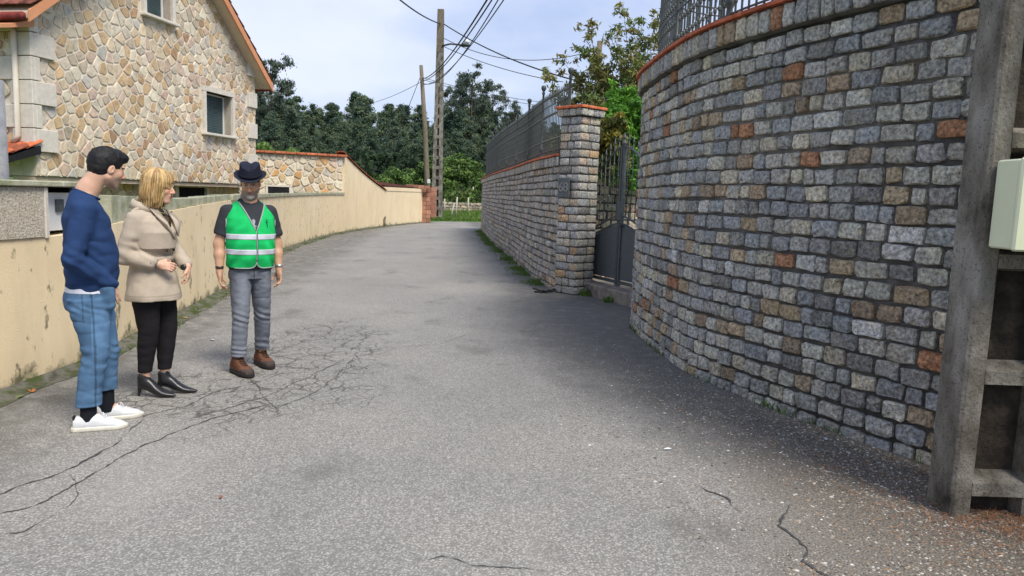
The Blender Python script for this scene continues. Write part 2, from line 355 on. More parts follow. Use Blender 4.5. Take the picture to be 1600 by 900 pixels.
def stone_mesh(mapf, w, h, d, r=rnd, jit=.065, rings=((0, 1, 1.0), (.72, .975, .965), (.97, .86, .82))):
    """a split stone: outline ring at the joint, proud rounded front.  mapf(u, v, depth) -> world point"""
    base = [(x*w+r.uniform(-jit, jit)*w*.6, y*h+r.uniform(-jit, jit)*h) for x, y in SQ]
    V = []; n = len(base); ph = r.uniform(0, 6)
    for k, (dd, sx, sy) in enumerate(rings):
        for i, (x, y) in enumerate(base):
            dj = d*dd*(1+(r.uniform(-.38, .30) if k else 0)); V.append(mapf(x*sx, y*sy, dj-.012*(k == 0)))
    V.append(mapf(r.uniform(-.1, .1)*w, r.uniform(-.1, .1)*h, d*r.uniform(.9, 1.2)))
    F = []
    for k in range(len(rings)-1):
        for i in range(n): F.append((k*n+i, k*n+(i+1) % n, (k+1)*n+(i+1) % n, (k+1)*n+i))
    c = len(V)-1; k = (len(rings)-1)*n
    for i in range(n): F.append((k+i, k+(i+1) % n, c))
    return V, F
COB = [((.36, .375, .39), 20), ((.42, .42, .405), 27), ((.50, .49, .44), 22), ((.29, .29, .28), 11), ((.56, .52, .42), 8), ((.47, .375, .26), 7), ((.42, .22, .13), 2.5), ((.38, .30, .22), 8), ((.60, .60, .59), 3)]
def pick(tab, r=rnd, v=.12):
    s = r.uniform(0, sum(w for _, w in tab))
    for c, w in tab:
        s -= w
        if s <= 0: break
    k = 1+r.uniform(-v, v)*1.6; return tuple(x*k*(1+r.uniform(-.015, .015)) for x in c)
def emit_stones(items, parent, mat_, name='stone', limit=298, stuffname='small_stones', smooth=False):
    """items: (score, V, F, tint).  The largest seen become parts, the rest one stuff part."""
    items.sort(key=lambda q: -q[0]); rest = MB()
    for i, (sc, V, F, t) in enumerate(items):
        if i < limit and sc > 0: obj(name, V, F, mat_, parent, smooth, t)
        else: rest.add(V, F, t)
    if rest.V: rest.build(stuffname, mat_, parent, smooth, True, kind='stuff')
def course_wall(path, side, zs, rowh, wmean, depth, t0, t1, palette=COB, joint=.016, r=rnd, dark=1.0, ztopf=None):
    items = []; nrow = len(zs)
    for ri, z in enumerate(zs):
        t = t0-r.uniform(0, wmean)
        while t < t1:
            w = wmean*r.choice([.62, .85, .95, 1, 1.1, 1.25, 1.0])*r.uniform(.9, 1.1)
            a, b = max(t, t0), min(t+w, t1)
            if b-a > .05:
                tc_ = (a+b)/2; ww = b-a-joint; hh = rowh-joint*r.uniform(.7, 1.5); zc = z+rowh/2+r.uniform(-.005, .005)+.007*math.sin(tc_*1.7+ri*.9)
                cache = {}
                def mf(u, v, dd, tc_=tc_, zc=zc):
                    tt = tc_+u; p = path.at(tt)[:2]; n_ = path.nor(tt, side); q = p+n_*dd; return (q[0], q[1], zc+v)
                V, F = stone_mesh(mf, ww, hh, depth*r.uniform(.8, 1.35), r)
                if side > 0: F = [f[::-1] for f in F]
                p = path.at(tc_); c3 = np.array([p[0], p[1], zc]); n_ = path.nor(tc_, side)
                v3 = np.array([0, 0, EYE])-c3; dist = np.linalg.norm(v3); face = (v3[0]*n_[0]+v3[1]*n_[1])/dist
                sc = ww*hh*max(face, 0)/dist**2*1e4 if seen(c3) and face > 0 else 0
                tcx = pick(palette, r); items.append((sc, V, F, tuple(x*dark for x in tcx)))
            t += w
    return items

# ------------------------------------------------------------------ terrain, road, hill
def hgt(x, y):
    if y < 44.5: return -.03
    h = min(y-44.5, 3)*.05
    if y > 50: h += (y-50)*.075*(1+.15*math.sin(x*.07))
    if y > 70: h -= (y-70)*.015
    if y > 125: h -= (y-125)*.06
    if y > 250: h += (y-250)*.0*1
    h += .25*math.sin(x*.21+y*.13)*min(1, (y-44.5)/12)
    return h
xs = np.concatenate([np.linspace(-400, -60, 18), np.linspace(-55, 55, 56), np.linspace(60, 400, 18)])
ys = np.concatenate([np.linspace(-60, 40, 12), np.linspace(44.5, 90, 40), np.linspace(94, 180, 24), np.linspace(200, 700, 12)])
V = [(x, y, hgt(x, y)) for y in ys for x in xs]; nx = len(xs)
F = [(j*nx+i, j*nx+i+1, (j+1)*nx+i+1, (j+1)*nx+i) for j in range(len(ys)-1) for i in range(nx-1)]
M_field = mat('meadow_ground', [(.035, .06, .015), (.08, .14, .03), (.13, .17, .05)], .95, .9, 8, (.3, .7), .6, 12)
setp(obj('ground', V, F, M_field, smooth=True), 'grassy ground rising to the wooded hill', kind='structure')
CW = Path([(-4.1, -3, 1.16), (-3.98, 2.0, 1.16), (-3.86, 4.2, 1.16), (-3.80, 5.4, 1.16), (-3.77, 6.13, 1.15), (-3.85, 6.96, 1.2), (-3.99, 7.87, 1.24), (-4.17, 9.28, 1.31),
            (-4.48, 11.3, 1.37), (-5.2, 14.8, 1.40), (-6.02, 19.2, 1.41), (-6.36, 22.6, 1.43), (-6.58, 26.0, 1.45), (-6.58, 28.5, 1.45), (-6.42, 31.5, 1.5), (-6.05, 34.5, 1.6), (-5.6, 37.5, 1.8), (-5.03, 40.5, 1.86)])
BW = Path([(2.9, 11.0), (2.36, 10.8), (1.93, 10.35), (1.66, 9.8), (1.57, 9.2), (1.575, 8.44), (1.62, 7.58), (1.71, 6.88), (1.90, 6.25), (2.17, 5.57), (2.43, 5.01), (2.69, 4.52), (3.0, 3.95), (3.45, 3.2), (4.1, 2.2), (4.9, 1.0)])
FW = Path([(.76, 12.5), (.40, 14.84), (.0, 18.82), (-.70, 24.96), (-1.44, 33.3), (-1.46, 33.8), (-1.2, 34.1), (1.5, 34.4), (8, 35.0)])
left = [CW.at(t)[:2]-CW.nor(t, -1)*.15 for t in np.linspace(0, CW.L, 60)]
right = [BW.at(t)[:2]-BW.nor(t, -1)*.15 for t in np.linspace(BW.L, 0, 30)]
right += [np.array((1.9, 12.6)), np.array((1.1, 12.9))]+[FW.at(t)[:2]-FW.nor(t, 1)*.15 for t in np.linspace(.3, FW.L-1, 40)]
poly = [(-4.1, -3)]+[tuple(p) for p in left]+[(-5.0, 41.2), (-4.2, 43.2), (-1, 44.4), (6, 45.2), (14, 45.8), (14, 35.0)]+[tuple(p) for p in reversed(right)][0:]
poly += [(4.9, -3)]
import bmesh
def flat_poly(name, pts, z, mat_, label):
    bm = bmesh.new(); vs = [bm.verts.new((p[0], p[1], z)) for p in pts]; f = bm.faces.new(vs)
    if f.normal.z < 0: f.normal_flip()
    bmesh.ops.triangulate(bm, faces=[f]); me = bpy.data.meshes.new(name); bm.to_mesh(me); bm.free(); me.materials.append(mat_)
    o = bpy.data.objects.new(name, me); C.objects.link(o); return setp(o, label, kind='structure')
flat_poly('road', poly, 0.0, M_road, 'worn grey asphalt lane bending between the walls')

# long cracks cut across the asphalt: thin ragged recess strips
def g(x, y):
    d = cF+cR*(x-800)/FPX+cU*(450-y)/FPX; t = -EYE/d[2]; return d[0]*t, d[1]*t
mbk = MB()
def crack(pts, w=.008, jit=.018, r=rnd):
    P = [np.array(g(*p)) for p in pts]; Q = []
    for a, b in zip(P, P[1:]):
        n = max(2, int(np.linalg.norm(b-a)/.035))
        for k in range(n): Q.append(a+(b-a)*k/n)
    Q.append(P[-1]); off = 0; L_ = []; R_ = []
    for i, q in enumerate(Q):
        d = Q[min(i+1, len(Q)-1)]-Q[max(i-1, 0)]; d /= np.linalg.norm(d)+1e-9; nn = np.array([-d[1], d[0]])
        off = off*.75+r.uniform(-1, 1)*jit*.6; ww = w*.62*r.uniform(.15, 1.5)*(1 if 2 < i < len(Q)-3 else .3)
        L_.append((*(q+nn*(off+ww)), .004)); R_.append((*(q+nn*(off-ww)), .004))
    n = len(Q); mbk.add(L_+R_, [(n+i, n+i+1, i+1, i) for i in range(n-1)])
crack([(-30, 785), (40, 758), (100, 738), (140, 716), (175, 698), (188, 684)], .011)
crack([(-30, 812), (40, 795), (90, 772), (140, 742), (215, 700), (270, 678), (330, 655), (420, 632)], .007)
crack([(-20, 840), (40, 832), (88, 806)], .007)
crack([(0, 884), (45, 876), (70, 862)], .005)
crack([(188, 684), (225, 650), (290, 636), (345, 610), (400, 600)], .006)
crack([(300, 655), (350, 640), (420, 618), (480, 590), (540, 560)], .006)
crack([(110, 740), (120, 772), (90, 806)], .004)
crack([(520, 555), (600, 545), (680, 538), (740, 520)], .005)
crack([(390, 590), (430, 640), (500, 610), (560, 556)], .005)
crack([(1235, 788), (1222, 805), (1218, 822), (1245, 845), (1262, 862), (1255, 878), (1290, 900), (1330, 930)], .012)
crack([(1090, 755), (1120, 770), (1160, 800)], .009, .03)
crack([(640, 880), (690, 868), (740, 885), (860, 892)], .005)
M_crack = mat('crack_dark', [g3(.04), g3(.085)], .95, 40)
mbk.build('road_crack', M_crack, kind='stuff', label='dark cracks running over the asphalt')

# strip of broken, mossy concrete gutter along the cream wall
def strip(name, path, side, w0, w1, t0, t1, mat_, label, zf, n=160, r=rnd, m=4):
    V = []; F = []
    for i in range(n):
        t = t0+(t1-t0)*i/(n-1); p = path.at(t)[:2]; nn = path.nor(t, side); w = w1*(.75+.5*r.random())
        for k in range(m+1):
            q = p+nn*(w0+(w-w0)*k/m); V.append((q[0], q[1], zf(k/m)+r.uniform(-.006, .008)*(k < m)))
    for i in range(n-1):
        for k in range(m): F.append((i*(m+1)+k, i*(m+1)+k+1, (i+1)*(m+1)+k+1, (i+1)*(m+1)+k)[::side])
    return setp(obj(name, V, F, mat_, smooth=True), label, kind='structure')
M_gut = mat('mossy_gutter', [(.05, .075, .015), (.075, .085, .04), (.15, .145, .12), (.04, .04, .028)], .95, 4.5, 9, (.34, .68), .9, 35)
strip('gutter', CW, -1, -.05, .21, .3, CW.L-.2, M_gut, 'broken mossy concrete gutter at the foot of the cream wall', lambda k: .055*(1-k)**1.5+.004)

# ------------------------------------------------------------------ cream boundary wall
def arc_of(path, y): return float(np.interp(y, path.Q[:, 1], path.s))
tA, tB, tC = arc_of(CW, 28.55), arc_of(CW, 34.55), CW.L
cw = thing('boundary_wall', 'long cream rendered wall with weathered granite top curving along the left of the lane', 'wall', (-3.8, 5.4, 0))
mb = MB(); wall_body(mb, CW, -1, .25, -.1, lambda t: CW.at(t)[2], 90, 0, 0, tA); mb.build('render', M_cream, cw, True)
def shade_flat(o): o.data.polygons.foreach_set('use_smooth', np.zeros(len(o.data.polygons), bool))
for c in cw.children: shade_flat(c)
def tall(t): return 2.96+(1.66-2.96)*(t-tA)/(tB-tA)
mb = MB(); wall_body(mb, CW, -1, .25, -.1, tall, 20, 0, tA, tB); mb.build('tall_render', M_cream, cw)
mb = MB(); wall_body(mb, CW, -1, .25, -.1, lambda t: 1.66, 14, -.012, tB, tC); mb.build('low_render', M_cream, cw)
mb = MB(); wall_body(mb, CW, -1, .24, 1.665, lambda t: 1.84, 14, .012, tB, tC-.1); mb.build('top_band', M_cream, cw)
# sloping tile coping
for i in range(22):
    a = tA-.05+(tB-tA+.1)*i/22; b = tA-.05+(tB-tA+.1)*(i+1)/22
    P0 = CW.at(a)[:2]; P1 = CW.at(b)[:2]; z0, z1 = tall(a)+.03, tall(b)+.03; V = []; F = []
    nn = CW.nor((a+b)/2, -1)
    for j, (p, z, rr, ext) in enumerate(((P0, z0+.015, 1.0, 0), (P1, z1-.0, .86, .05))):
        dirv = (P1-P0)/np.linalg.norm(P1-P0); p = p+dirv*ext
        for k in range(9):
            th = math.pi*k/8; o = -.125+math.cos(th)*.19*rr; V.append((p[0]+nn[0]*o, p[1]+nn[1]*o, z+math.sin(th)*.085*rr+.01*j))
            
    for k in range(8): F.append((k, k+1, 9+k+1, 9+k))
    n0 = len(V)
    V += [(v[0], v[1], v[2]-.022) for v in V[:n0]]
    F += [tuple(n0+q for q in f[::-1]) for f in F[:8]]+[(k+1, k, n0+k, n0+k+1) for k in range(8)]+[(9+k, 10+k, n0+10+k, n0+9+k) for k in range(8)]
    F += [(0, 9, n0+9, n0), (8, n0+8, n0+17, 17)]
    obj('roof_tile', V, F, M_tile, cw, True, pick([((.62, .55, .5), 2), ((.85, .8, .78), 3), ((.5, .36, .32), 2)]))
# weathered granite slabs on the near part, thin ledge on the rest
t = arc_of(CW, 7.15); k = 0
while t < tA-.1:
    y = CW.at(t)[1]; w = rnd.uniform(.3, .5) if y < 14 else rnd.uniform(.8, 1.3); w = min(w, tA-.02-t)
    zb = CW.at(t+w/2)[2]; zt = float(np.interp(y, [7, 9.5, 11.5, 19, 28], [1.475, 1.43, 1.47, 1.475, 1.53]))+rnd.uniform(-.006, .006)
    mb = MB(); wall_body(mb, CW, -1, .22, zb, lambda q: zt, 4, -.02 if y < 12 else .03, t, t+w-.012)
    mb.build('coping_slab', M_mossgran, cw, False, tinted=False); t += w
# brick pier at the end of the wall
pr = thing('brick_pier', 'pier of bare red hollow bricks closing the far end of the cream wall', 'pier', (-4.7, 40.8, 0))
mb = MB().box((-4.86, 40.72, .9), (.42, .45, 1.8)); mb.build('core', M_brick, pr, tinted=True)
for r_ in range(8):
    for c_ in range(2):
        w = .24; x = -4.86-.12+c_*.25+(0 if r_ % 2 else .02)
        MB().box((x, 40.47, .12+r_*.235), (.235, .06, .215), bev=.008, t=pick([((1, .95, .9), 1), ((.8, .75, .75), 1), ((1.1, 1.1, 1.1), 1)])).build('brick', M_brick, pr, tinted=True)
for r_ in range(7):
    MB().box((-4.48+rnd.uniform(-.01, .01), 40.9, .42+r_*.235), (.3, .3, .22), bev=.008, t=pick([((.9, .85, .8), 1), ((.7, .65, .65), 1)])).build('brick', M_brick, pr, tinted=True)
for i in range(4):
    MB().box((-5.75+i*.33, 40.2, 1.98-.015*i), (.31, .22, .16), bev=.01, t=pick([((1, .95, .9), 1), ((.75, .7, .7), 1)])).build('brick', M_brick, pr, tinted=True)
# corrugated dark roof edge behind the low part
mb = MB(); n = 90
for i in range(n):
    t = tB+.5+(tC-tB-1.8)*i/(n-1); p = CW.at(t)[:2]-CW.nor(t, -1)*.05; q = CW.at(t)[:2]-CW.nor(t, -1)*2.2; z = 1.90+.025*math.sin(i*1.4)
    mb.V += [(p[0], p[1], z), (q[0], q[1], z+.25)]; mb.T += [(1, 1, 1)]*2
mb.F = [(2*i, 2*i+2, 2*i+3, 2*i+1) for i in range(n-1)]
sh = obj('shed_roof', mb.V, mb.F, M_dtile, None, False, np.array(mb.T)*.35); setp(sh, 'dark corrugated shed roof edge just over the low end of the cream wall', 'roof')
md = sh.modifiers.new('t', 'SOLIDIFY'); md.thickness = .03
# small standpipe at the far foot of the wall
y0 = arc_of(CW, 34.3); p = CW.at(y0)[:2]+CW.nor(y0, -1)*.06
MB().tube([(p[0], p[1], 0), (p[0], p[1], .38)], .05).tube([(p[0], p[1], .36), (p[0]+.05, p[1]-.1, .47)], .04).build('drain_pipe', M_conc, cw, True)

# rough old granite lumps and the meter cabinet standing on the wall
mc = thing('meter_cabinet', 'granite faced utility cabinet with white metal door standing on the cream wall', 'cabinet', (-3.9, 6.1, 1.15))
def face_pt(y, off): t = arc_of(CW, y); p = CW.at(t)[:2]+CW.nor(t, -1)*off; return p
def panel(y0, y1, z0, z1, off, th, name, m, bev=.006, parent=mc):
    a, b = face_pt(y0, off), face_pt(y1, off); d = b-a; l = np.linalg.norm(d); d /= l; nn = np.array([d[1], -d[0]])
    c = (a+b)/2-nn*th/2; mb = MB().box((c[0], c[1], (z0+z1)/2), (l, th, z1-z0), ax=np.array([[d[0], d[1], 0], [-nn[0], -nn[1], 0], [0, 0, 1]]), bev=bev)
    return mb.build(name, m, parent)
panel(5.30, 5.90, 1.15, 1.55, .015, .42, 'granite_panel', M_rough)
panel(5.905, 5.95, 1.14, 1.55, .02, .42, 'jamb', M_granite)
panel(6.70, 6.78, 1.14, 1.55, .02, .42, 'jamb', M_granite)
panel(5.25, 6.1, 1.553, 1.60, .05, .5, 'cap_slab', M_mossgran, .008)
panel(6.105, 6.85, 1.553, 1.60, .05, .5, 'cap_slab', M_mossgran, .008)
panel(5.955, 6.695, 1.13, 1.55, -.2, .2, 'cavity', M_dark)
dr = panel(5.96, 6.67, 1.19, 1.505, -.05, .04, 'door', M_white, .004)
panel(6.16, 6.27, 1.345, 1.45, -.043, .02, 'viewing_window', M_gate, .002, dr)
panel(5.965, 6.03, 1.42, 1.46, -.046, .02, 'hinge_plate', M_pipe, .002, dr)
panel(5.99, 6.03, 1.24, 1.28, -.046, .02, 'sticker', M_pipe, .002, dr); panel(5.995, 6.015, 1.32, 1.34, -.046, .02, 'lock', M_dark, .002, dr)
lg = thing('granite_ledge', 'mossy rough granite lumps on top of the cream wall left of the cabinet', 'ledge', (-3.9, 5.3, 1.16))
for i, y in enumerate((4.3, 4.75, 5.2)):
    t = arc_of(CW, y); p = CW.at(t)[:2]-CW.nor(t, -1)*.16
    def mf(u, v, d, p=p): return (p[0]+v, p[1]+u, 1.155+d)
    V, F = stone_mesh(mf, .46, .26, .085, rnd, .06); obj('stone', V, F, M_mossgran, lg, True)

# ------------------------------------------------------------------ voronoi stonework
def clip(poly, n, d):
    out = []
    for i in range(len(poly)):
        a, b = poly[i], poly[(i+1) % len(poly)]; da = n[0]*a[0]+n[1]*a[1]-d; db = n[0]*b[0]+n[1]*b[1]-d
        if da <= 0: out.append(a)
        if (da < 0 < db) or (db < 0 < da):
            s = da/(da-db); out.append((a[0]+(b[0]-a[0])*s, a[1]+(b[1]-a[1])*s))
    return out
def rubble(u0, u1, z0, z1, spacing, planes, holes, gap, r):
    """irregular rubble cells in a rectangle; planes: half planes (n, d); holes: rectangles kept clear"""
    seeds = []; tries = int((u1-u0)*(z1-z0)/spacing**2*14)
    grid = {}
    for _ in range(tries):
        p = (r.uniform(u0, u1), r.uniform(z0, z1)); sp = spacing*(.62 if r.random() < .45 else 1.0)
        k = (int(p[0]/spacing), int(p[1]/spacing))
        near = [q for i in (-1, 0, 1) for j in (-1, 0, 1) for q in grid.get((k[0]+i, k[1]+j), ())]
        if all((p[0]-q[0])**2+((p[1]-q[1])*.85)**2 > (sp*.92)**2 for q in near): seeds.append(p); grid.setdefault(k, []).append(p)
    A = np.array(seeds); out = []
    for i, p in enumerate(seeds):
        if any(n[0]*p[0]+n[1]*p[1] > d for n, d in planes): continue
        if any(h[0] < p[0] < h[1] and h[2] < p[1] < h[3] for h in holes): continue
        R = spacing*1.2; poly = [(p[0]-R, p[1]-R), (p[0]+R, p[1]-R), (p[0]+R, p[1]+R), (p[0]-R, p[1]+R)]
        d2 = ((A-p)**2).sum(1); idx = np.argsort(d2)[1:16]
        for j in idx:
            q = A[j]; n = (q-p)/math.sqrt(d2[j]); poly = clip(poly, n, n@((q+p)/2)-gap/2)
            if len(poly) < 3: break
        for n, d in planes+[((-1, 0), -u0), ((1, 0), u1), ((0, -1), -z0), ((0, 1), z1)]: poly = clip(poly, n, d-.008)
        for h in holes:
            side = max((h[0]-p[0], (1, 0), h[0]), (p[0]-h[1], (-1, 0), -h[1]), (h[2]-p[1], (0, 1), h[2]), (p[1]-h[3], (0, -1), -h[3]), key=lambda q: q[0])
            poly = clip(poly, side[1], side[2]-.006)
        if len(poly) < 3: continue
        for _ in range(2 if len(poly) < 5 else 1):
            q = []
            for a, b in zip(poly, poly[1:]+poly[:1]): q += [(a[0]*.87+b[0]*.13, a[1]*.87+b[1]*.13), (a[0]*.13+b[0]*.87, a[1]*.13+b[1]*.87)]
            poly = q
        ar = .5*abs(sum(a[0]*b[1]-b[0]*a[1] for a, b in zip(poly, poly[1:]+poly[:1])))
        if ar > .0022: out.append((poly, ar))
    return out
RUB = [((.57, .47, .34), 22), ((.62, .55, .43), 26), ((.54, .48, .38), 16), ((.50, .36, .21), 11), ((.57, .42, .25), 9), ((.46, .39, .30), 9), ((.55, .42, .33), 8), ((.40, .26, .16), 4), ((.47, .44, .39), 5)]
def rubble_items(cells, P, depth, r, nrm, dark=1, pal=RUB):
    items = []
    for poly, ar in cells:
        n = len(poly); cx = sum(p[0] for p in poly)/n; cz = sum(p[1] for p in poly)/n; V = []
        dd = depth*r.uniform(.7, 1.35)
        for k, (e, s) in enumerate(((-.2, 1), (.8, .98), (1, .92))):
            for (x, z) in poly: V.append(P(cx+(x-cx)*s, cz+(z-cz)*s, dd*e*(1+r.uniform(-.12, .12))))
        V.append(P(cx, cz, dd*1.05)); F = []
        for k in range(2):
            for i in range(n): F.append((k*n+i, k*n+(i+1) % n, (k+1)*n+(i+1) % n, (k+1)*n+i))
        F += [(2*n+i, 2*n+(i+1) % n, 3*n) for i in range(n)]
        c3 = np.array(P(cx, cz, 0)); v3 = np.array([0, 0, EYE])-c3; D = np.linalg.norm(v3); f = float(v3@nrm)/D
        sc = ar*f/D**2*1e4 if seen(c3) and f > 0 else 0
        t = pick(pal, r, .08); items.append((sc, V, F, tuple(q*dark for q in t)))
    return items

# ------------------------------------------------------------------ stone house
HC = np.array([-8.39, 13.0]); HD = np.array([.174, .985]); HD /= np.linalg.norm(HD); HN = np.array([HD[1], -HD[0]])
HW = 7.42; RZ = 7.35; EZ = 4.5
def hp(u, z, d=0): q = HC+HD*u+HN*d; return (q[0], q[1], z)               # gable facade
def hf(v, z, d=0): q = HC-HN*v-HD*d; return (q[0], q[1], z)               # face turned to the camera
house = thing('stone_house', 'two storey house clad in pale irregular stones under a tiled gable roof', 'house', (HC[0], HC[1], 0))
BZ = 1.68
mb = MB()
mb.prism([hp(0, BZ), hp(HW, BZ), hp(HW, EZ), hp(HW/2, RZ), hp(0, EZ)], (0, 0, 0), (-HN[0]*9, -HN[1]*9, 0))
# openings are real recesses: the wall body sits .24 behind the stones around a skin with holes
mb = MB()
WIN = [(5.08, 6.22, 2.88, 3.86), (3.0, 3.86, 5.14, 6.15)]
us = sorted({0, HW, *[w[0] for w in WIN], *[w[1] for w in WIN], HW/2}); 
def gz(u): return EZ+(RZ-EZ)*(1-abs(u-HW/2)/(HW/2))
for a, b in zip(us, us[1:]):
    zs = [BZ]; hs = sorted([(w[2], w[3]) for w in WIN if w[0] <= a+1e-6 and w[1] >= b-1e-6])
    segs = []; z = BZ
    for h in hs: segs.append((z, z, h[0], h[0])); z = h[1]
    segs.append((z, z, gz(b), gz(a)))
    for s_ in segs: mb.prism([hp(a, s_[0]), hp(b, s_[1]), hp(b, s_[2]), hp(a, s_[3])], (0, 0, 0), (-HN[0]*.3, -HN[1]*.3, 0))
mb.build('wall', M_fmortar, house)
mb = MB().prism([hp(0.01, BZ, -.31), hp(HW-.01, BZ, -.31), hp(HW-.01, EZ, -.31), hp(HW/2, RZ-.02, -.31), hp(.01, EZ, -.31)], (0, 0, 0), (-HN[0]*8.7, -HN[1]*8.7, 0)); mb.build('core', M_fmortar, house)
MB().prism([hf(.3, BZ, .012), hf(9, BZ, .012), hf(9, EZ-.05, .012), hf(.3, EZ-.05, .012)], (0, 0, 0), (HD[0]*.1, HD[1]*.1, 0)).build('front_wall', M_fmortar, house)
r7 = random.Random(7); al = math.atan2(RZ-EZ, HW/2); sa, ca = math.sin(al), math.cos(al)
planes = [((-sa, ca), -sa*0+ca*(EZ-.02)), ((sa, ca), sa*HW+ca*(EZ-.02))]
holes = [(w[0]-.13, w[1]+.13, w[2]-.07, w[3]+.14) for w in WIN]
QU = [(0, .46+.1*(i % 2), BZ+.42+i*.405, BZ+.42+i*.405+.39) for i in range(7)]
QR = [(HW-.42+.12*(i % 2), HW, BZ+.42+i*.405, BZ+.42+i*.405+.39) for i in range(0, 7)]
ql = [q for i, q in enumerate(QU) if i % 2 == 0]+[(0, .12, QU[i][2], QU[i][3]) for i in range(1, 7, 2)]
qr = [q for i, q in enumerate(QR) if i % 2 == 0]
cells = rubble(0, HW, BZ, 7.3, .245, planes, holes+ql+qr, .034, r7)
items = rubble_items(cells, lambda u, z, d: hp(u, z, d), .016, r7, np.array([HN[0], HN[1], 0]))
nF = np.array([-HD[0], -HD[1], 0])
cf = rubble(.3, 2.4, BZ+.2, EZ-.1, .24, [], [(.2, .62, QU[i][2], QU[i][3]) for i in range(1, 7, 2)], .038, r7)
items += rubble_items(cf, lambda u, z, d: hf(u, z, d+.012), .03, r7, nF)
emit_stones(items, house, M_fstone)
for q in ql+qr:                                                        # quoins
    MB().box(hp((q[0]+q[1])/2, (q[2]+q[3])/2, .02), (q[1]-q[0], .1, q[3]-q[2]), ax=np.array([[*HD, 0], [-HN[0], -HN[1], 0], [0, 0, 1]]), bev=.008).build('quoin', M_granite, house)
for i in range(7):
    a, b = (0.0, .3) if i % 2 == 0 else (0.0, .55)
    MB().box(hf((a+b)/2-.0, (QU[i][2]+QU[i][3])/2, .025), (b-a+.13, .1, .39), ax=np.array([[*HN, 0], [*HD, 0], [0, 0, 1]]), bev=.008).build('quoin', M_granite, house)
def window(w, label=None):
    u0, u1, z0, z1 = w; AX = np.array([[*HD, 0], [-HN[0], -HN[1], 0], [0, 0, 1]])
    fr = MB()
    fr.box(hp(u0-.055, (z0+z1)/2, -.09), (.11, .30, z1-z0), ax=AX).box(hp(u1+.055, (z0+z1)/2, -.09), (.11, .30, z1-z0), ax=AX)
    fr.box(hp((u0+u1)/2, z1+.06, -.088), (u1-u0+.24, .305, .12), ax=AX)
    f = fr.build('window', M_granite, house)
    MB().box(hp((u0+u1)/2, z0-.03, -.06), (u1-u0+.30, .40, .06), ax=AX, bev=.01).build('sill', M_granite, f)
    sh_ = MB(); k = z0
    while k < z1-.01: sh_.box(hp((u0+u1)/2, k+.02, -.215), (u1-u0-.05, .018, .034), ax=AX, bev=.006); k += .04
    sh_.box(hp((u0+u1)/2, (z0+z1)/2, -.235), (u1-u0-.02, .01, z1-z0), ax=AX)
    sh_.build('shutter', M_shut, f)
    MB().box(hp(u0+.02, (z0+z1)/2, -.21), (.04, .05, z1-z0), ax=AX).box(hp(u1-.02, (z0+z1)/2, -.21), (.04, .05, z1-z0), ax=AX).box(hp((u0+u1)/2, z1-.02, -.207), (u1-u0, .05, .04), ax=AX).build('guide_rail', M_white, f)
for w in WIN: window(w)
# roof: two slabs, soffit, fascia, verge tiles
OH = .32; RO = .34
for sgn in (-1, 1):
    ue = -OH if sgn < 0 else HW+OH; ze = EZ-OH*(RZ-EZ)/(HW/2)
    A0 = (ue, ze); A1 = (HW/2, RZ)
    def rl(s, dz, d): u = A0[0]+(A1[0]-A0[0])*s; z = A0[1]+(A1[1]-A0[1])*s+dz; return hp(u, z, d)
    MB().add([rl(0, .02, RO-.03), rl(1, .02, RO-.03), rl(1, .02, -9), rl(0, .02, -9), rl(0, .12, RO-.03), rl(1, .12, RO-.03), rl(1, .12, -9), rl(0, .12, -9)],
             [(0, 3, 2, 1), (4, 5, 6, 7), (0, 1, 5, 4), (1, 2, 6, 5), (2, 3, 7, 6), (3, 0, 4, 7)]).build('soffit', M_soffit, house)
    MB().add([rl(-.01, -.02, RO-.028), rl(1, -.02, RO-.028), rl(1, -.02, RO+.01), rl(-.01, -.02, RO+.01), rl(-.01, .17, RO-.028), rl(1, .17, RO-.028), rl(1, .17, RO+.01), rl(-.01, .17, RO+.01)],
             [(0, 3, 2, 1), (4, 5, 6, 7), (0, 1, 5, 4), (1, 2, 6, 5), (2, 3, 7, 6), (3, 0, 4, 7)]).build('fascia', M_fascia, house)
    # barrel tile rows, corrugated across the slope, stepped along it
    n = 14; mbt = MB()
    for k in range(n):
        s0, s1 = k/n-.004, (k+1)/n+.012
        for j in range(2 if sgn > 0 else 26):
            d0 = RO-.0-j*.25; V = []
            for (s, up) in ((s0, .245), (s1, .20)):
                for q in range(7): th = math.pi*q/6; V.append(rl(s, up+.055*math.sin(th), d0-.125+math.cos(th)*.13+.02))
            F = [(q, q+1, 8+q, 7+q) for q in range(6)]+[tuple(range(6, -1, -1)), (0, 7, 13, 6)]
            tt = pick([((1, 1, 1), 3), ((.7, .65, .62), 2), ((1.3, 1.1, 1), 1)])
            if j == 0: obj('roof_tile', V, F, M_dtile, house, True, tt)
            else: mbt.add(V, F, tt)
    mbt.build('roof_tiles', M_dtile, house, True, True, kind='stuff')
    # gutter along eave
    pts = [np.array(hp(ue+(-.06 if sgn < 0 else .06), ze+.04, RO-.1)), np.array(hp(ue+(-.06 if sgn < 0 else .06), ze+.04, -9))]
    MB().tube(pts, .07, 8, (.9, .5, .6)).build('gutter', M_dtile, house, True, True)
# boxed eave over the front face
AXF = np.array([[*HN, 0], [*HD, 0], [0, 0, 1]])
MB().prism([hp(-.5, EZ-.42, 0), hp(-.0, EZ-.30, 0), hp(-.0, EZ-.18, 0), hp(-.5, EZ-.36, 0)], (HN[0]*.1, HN[1]*.1, 0), (-HN[0]*9, -HN[1]*9, 0)).build('eave_board', M_fascia, house)
# downpipe
MB().tube([hf(2.0, 4.30, .12), hf(.27, 4.20, .12), hf(.21, 4.12, .12), hf(.21, 2.36, .12), hf(.30, 2.26, .14)], .045, 10).build('downpipe', M_pipe, house, True)
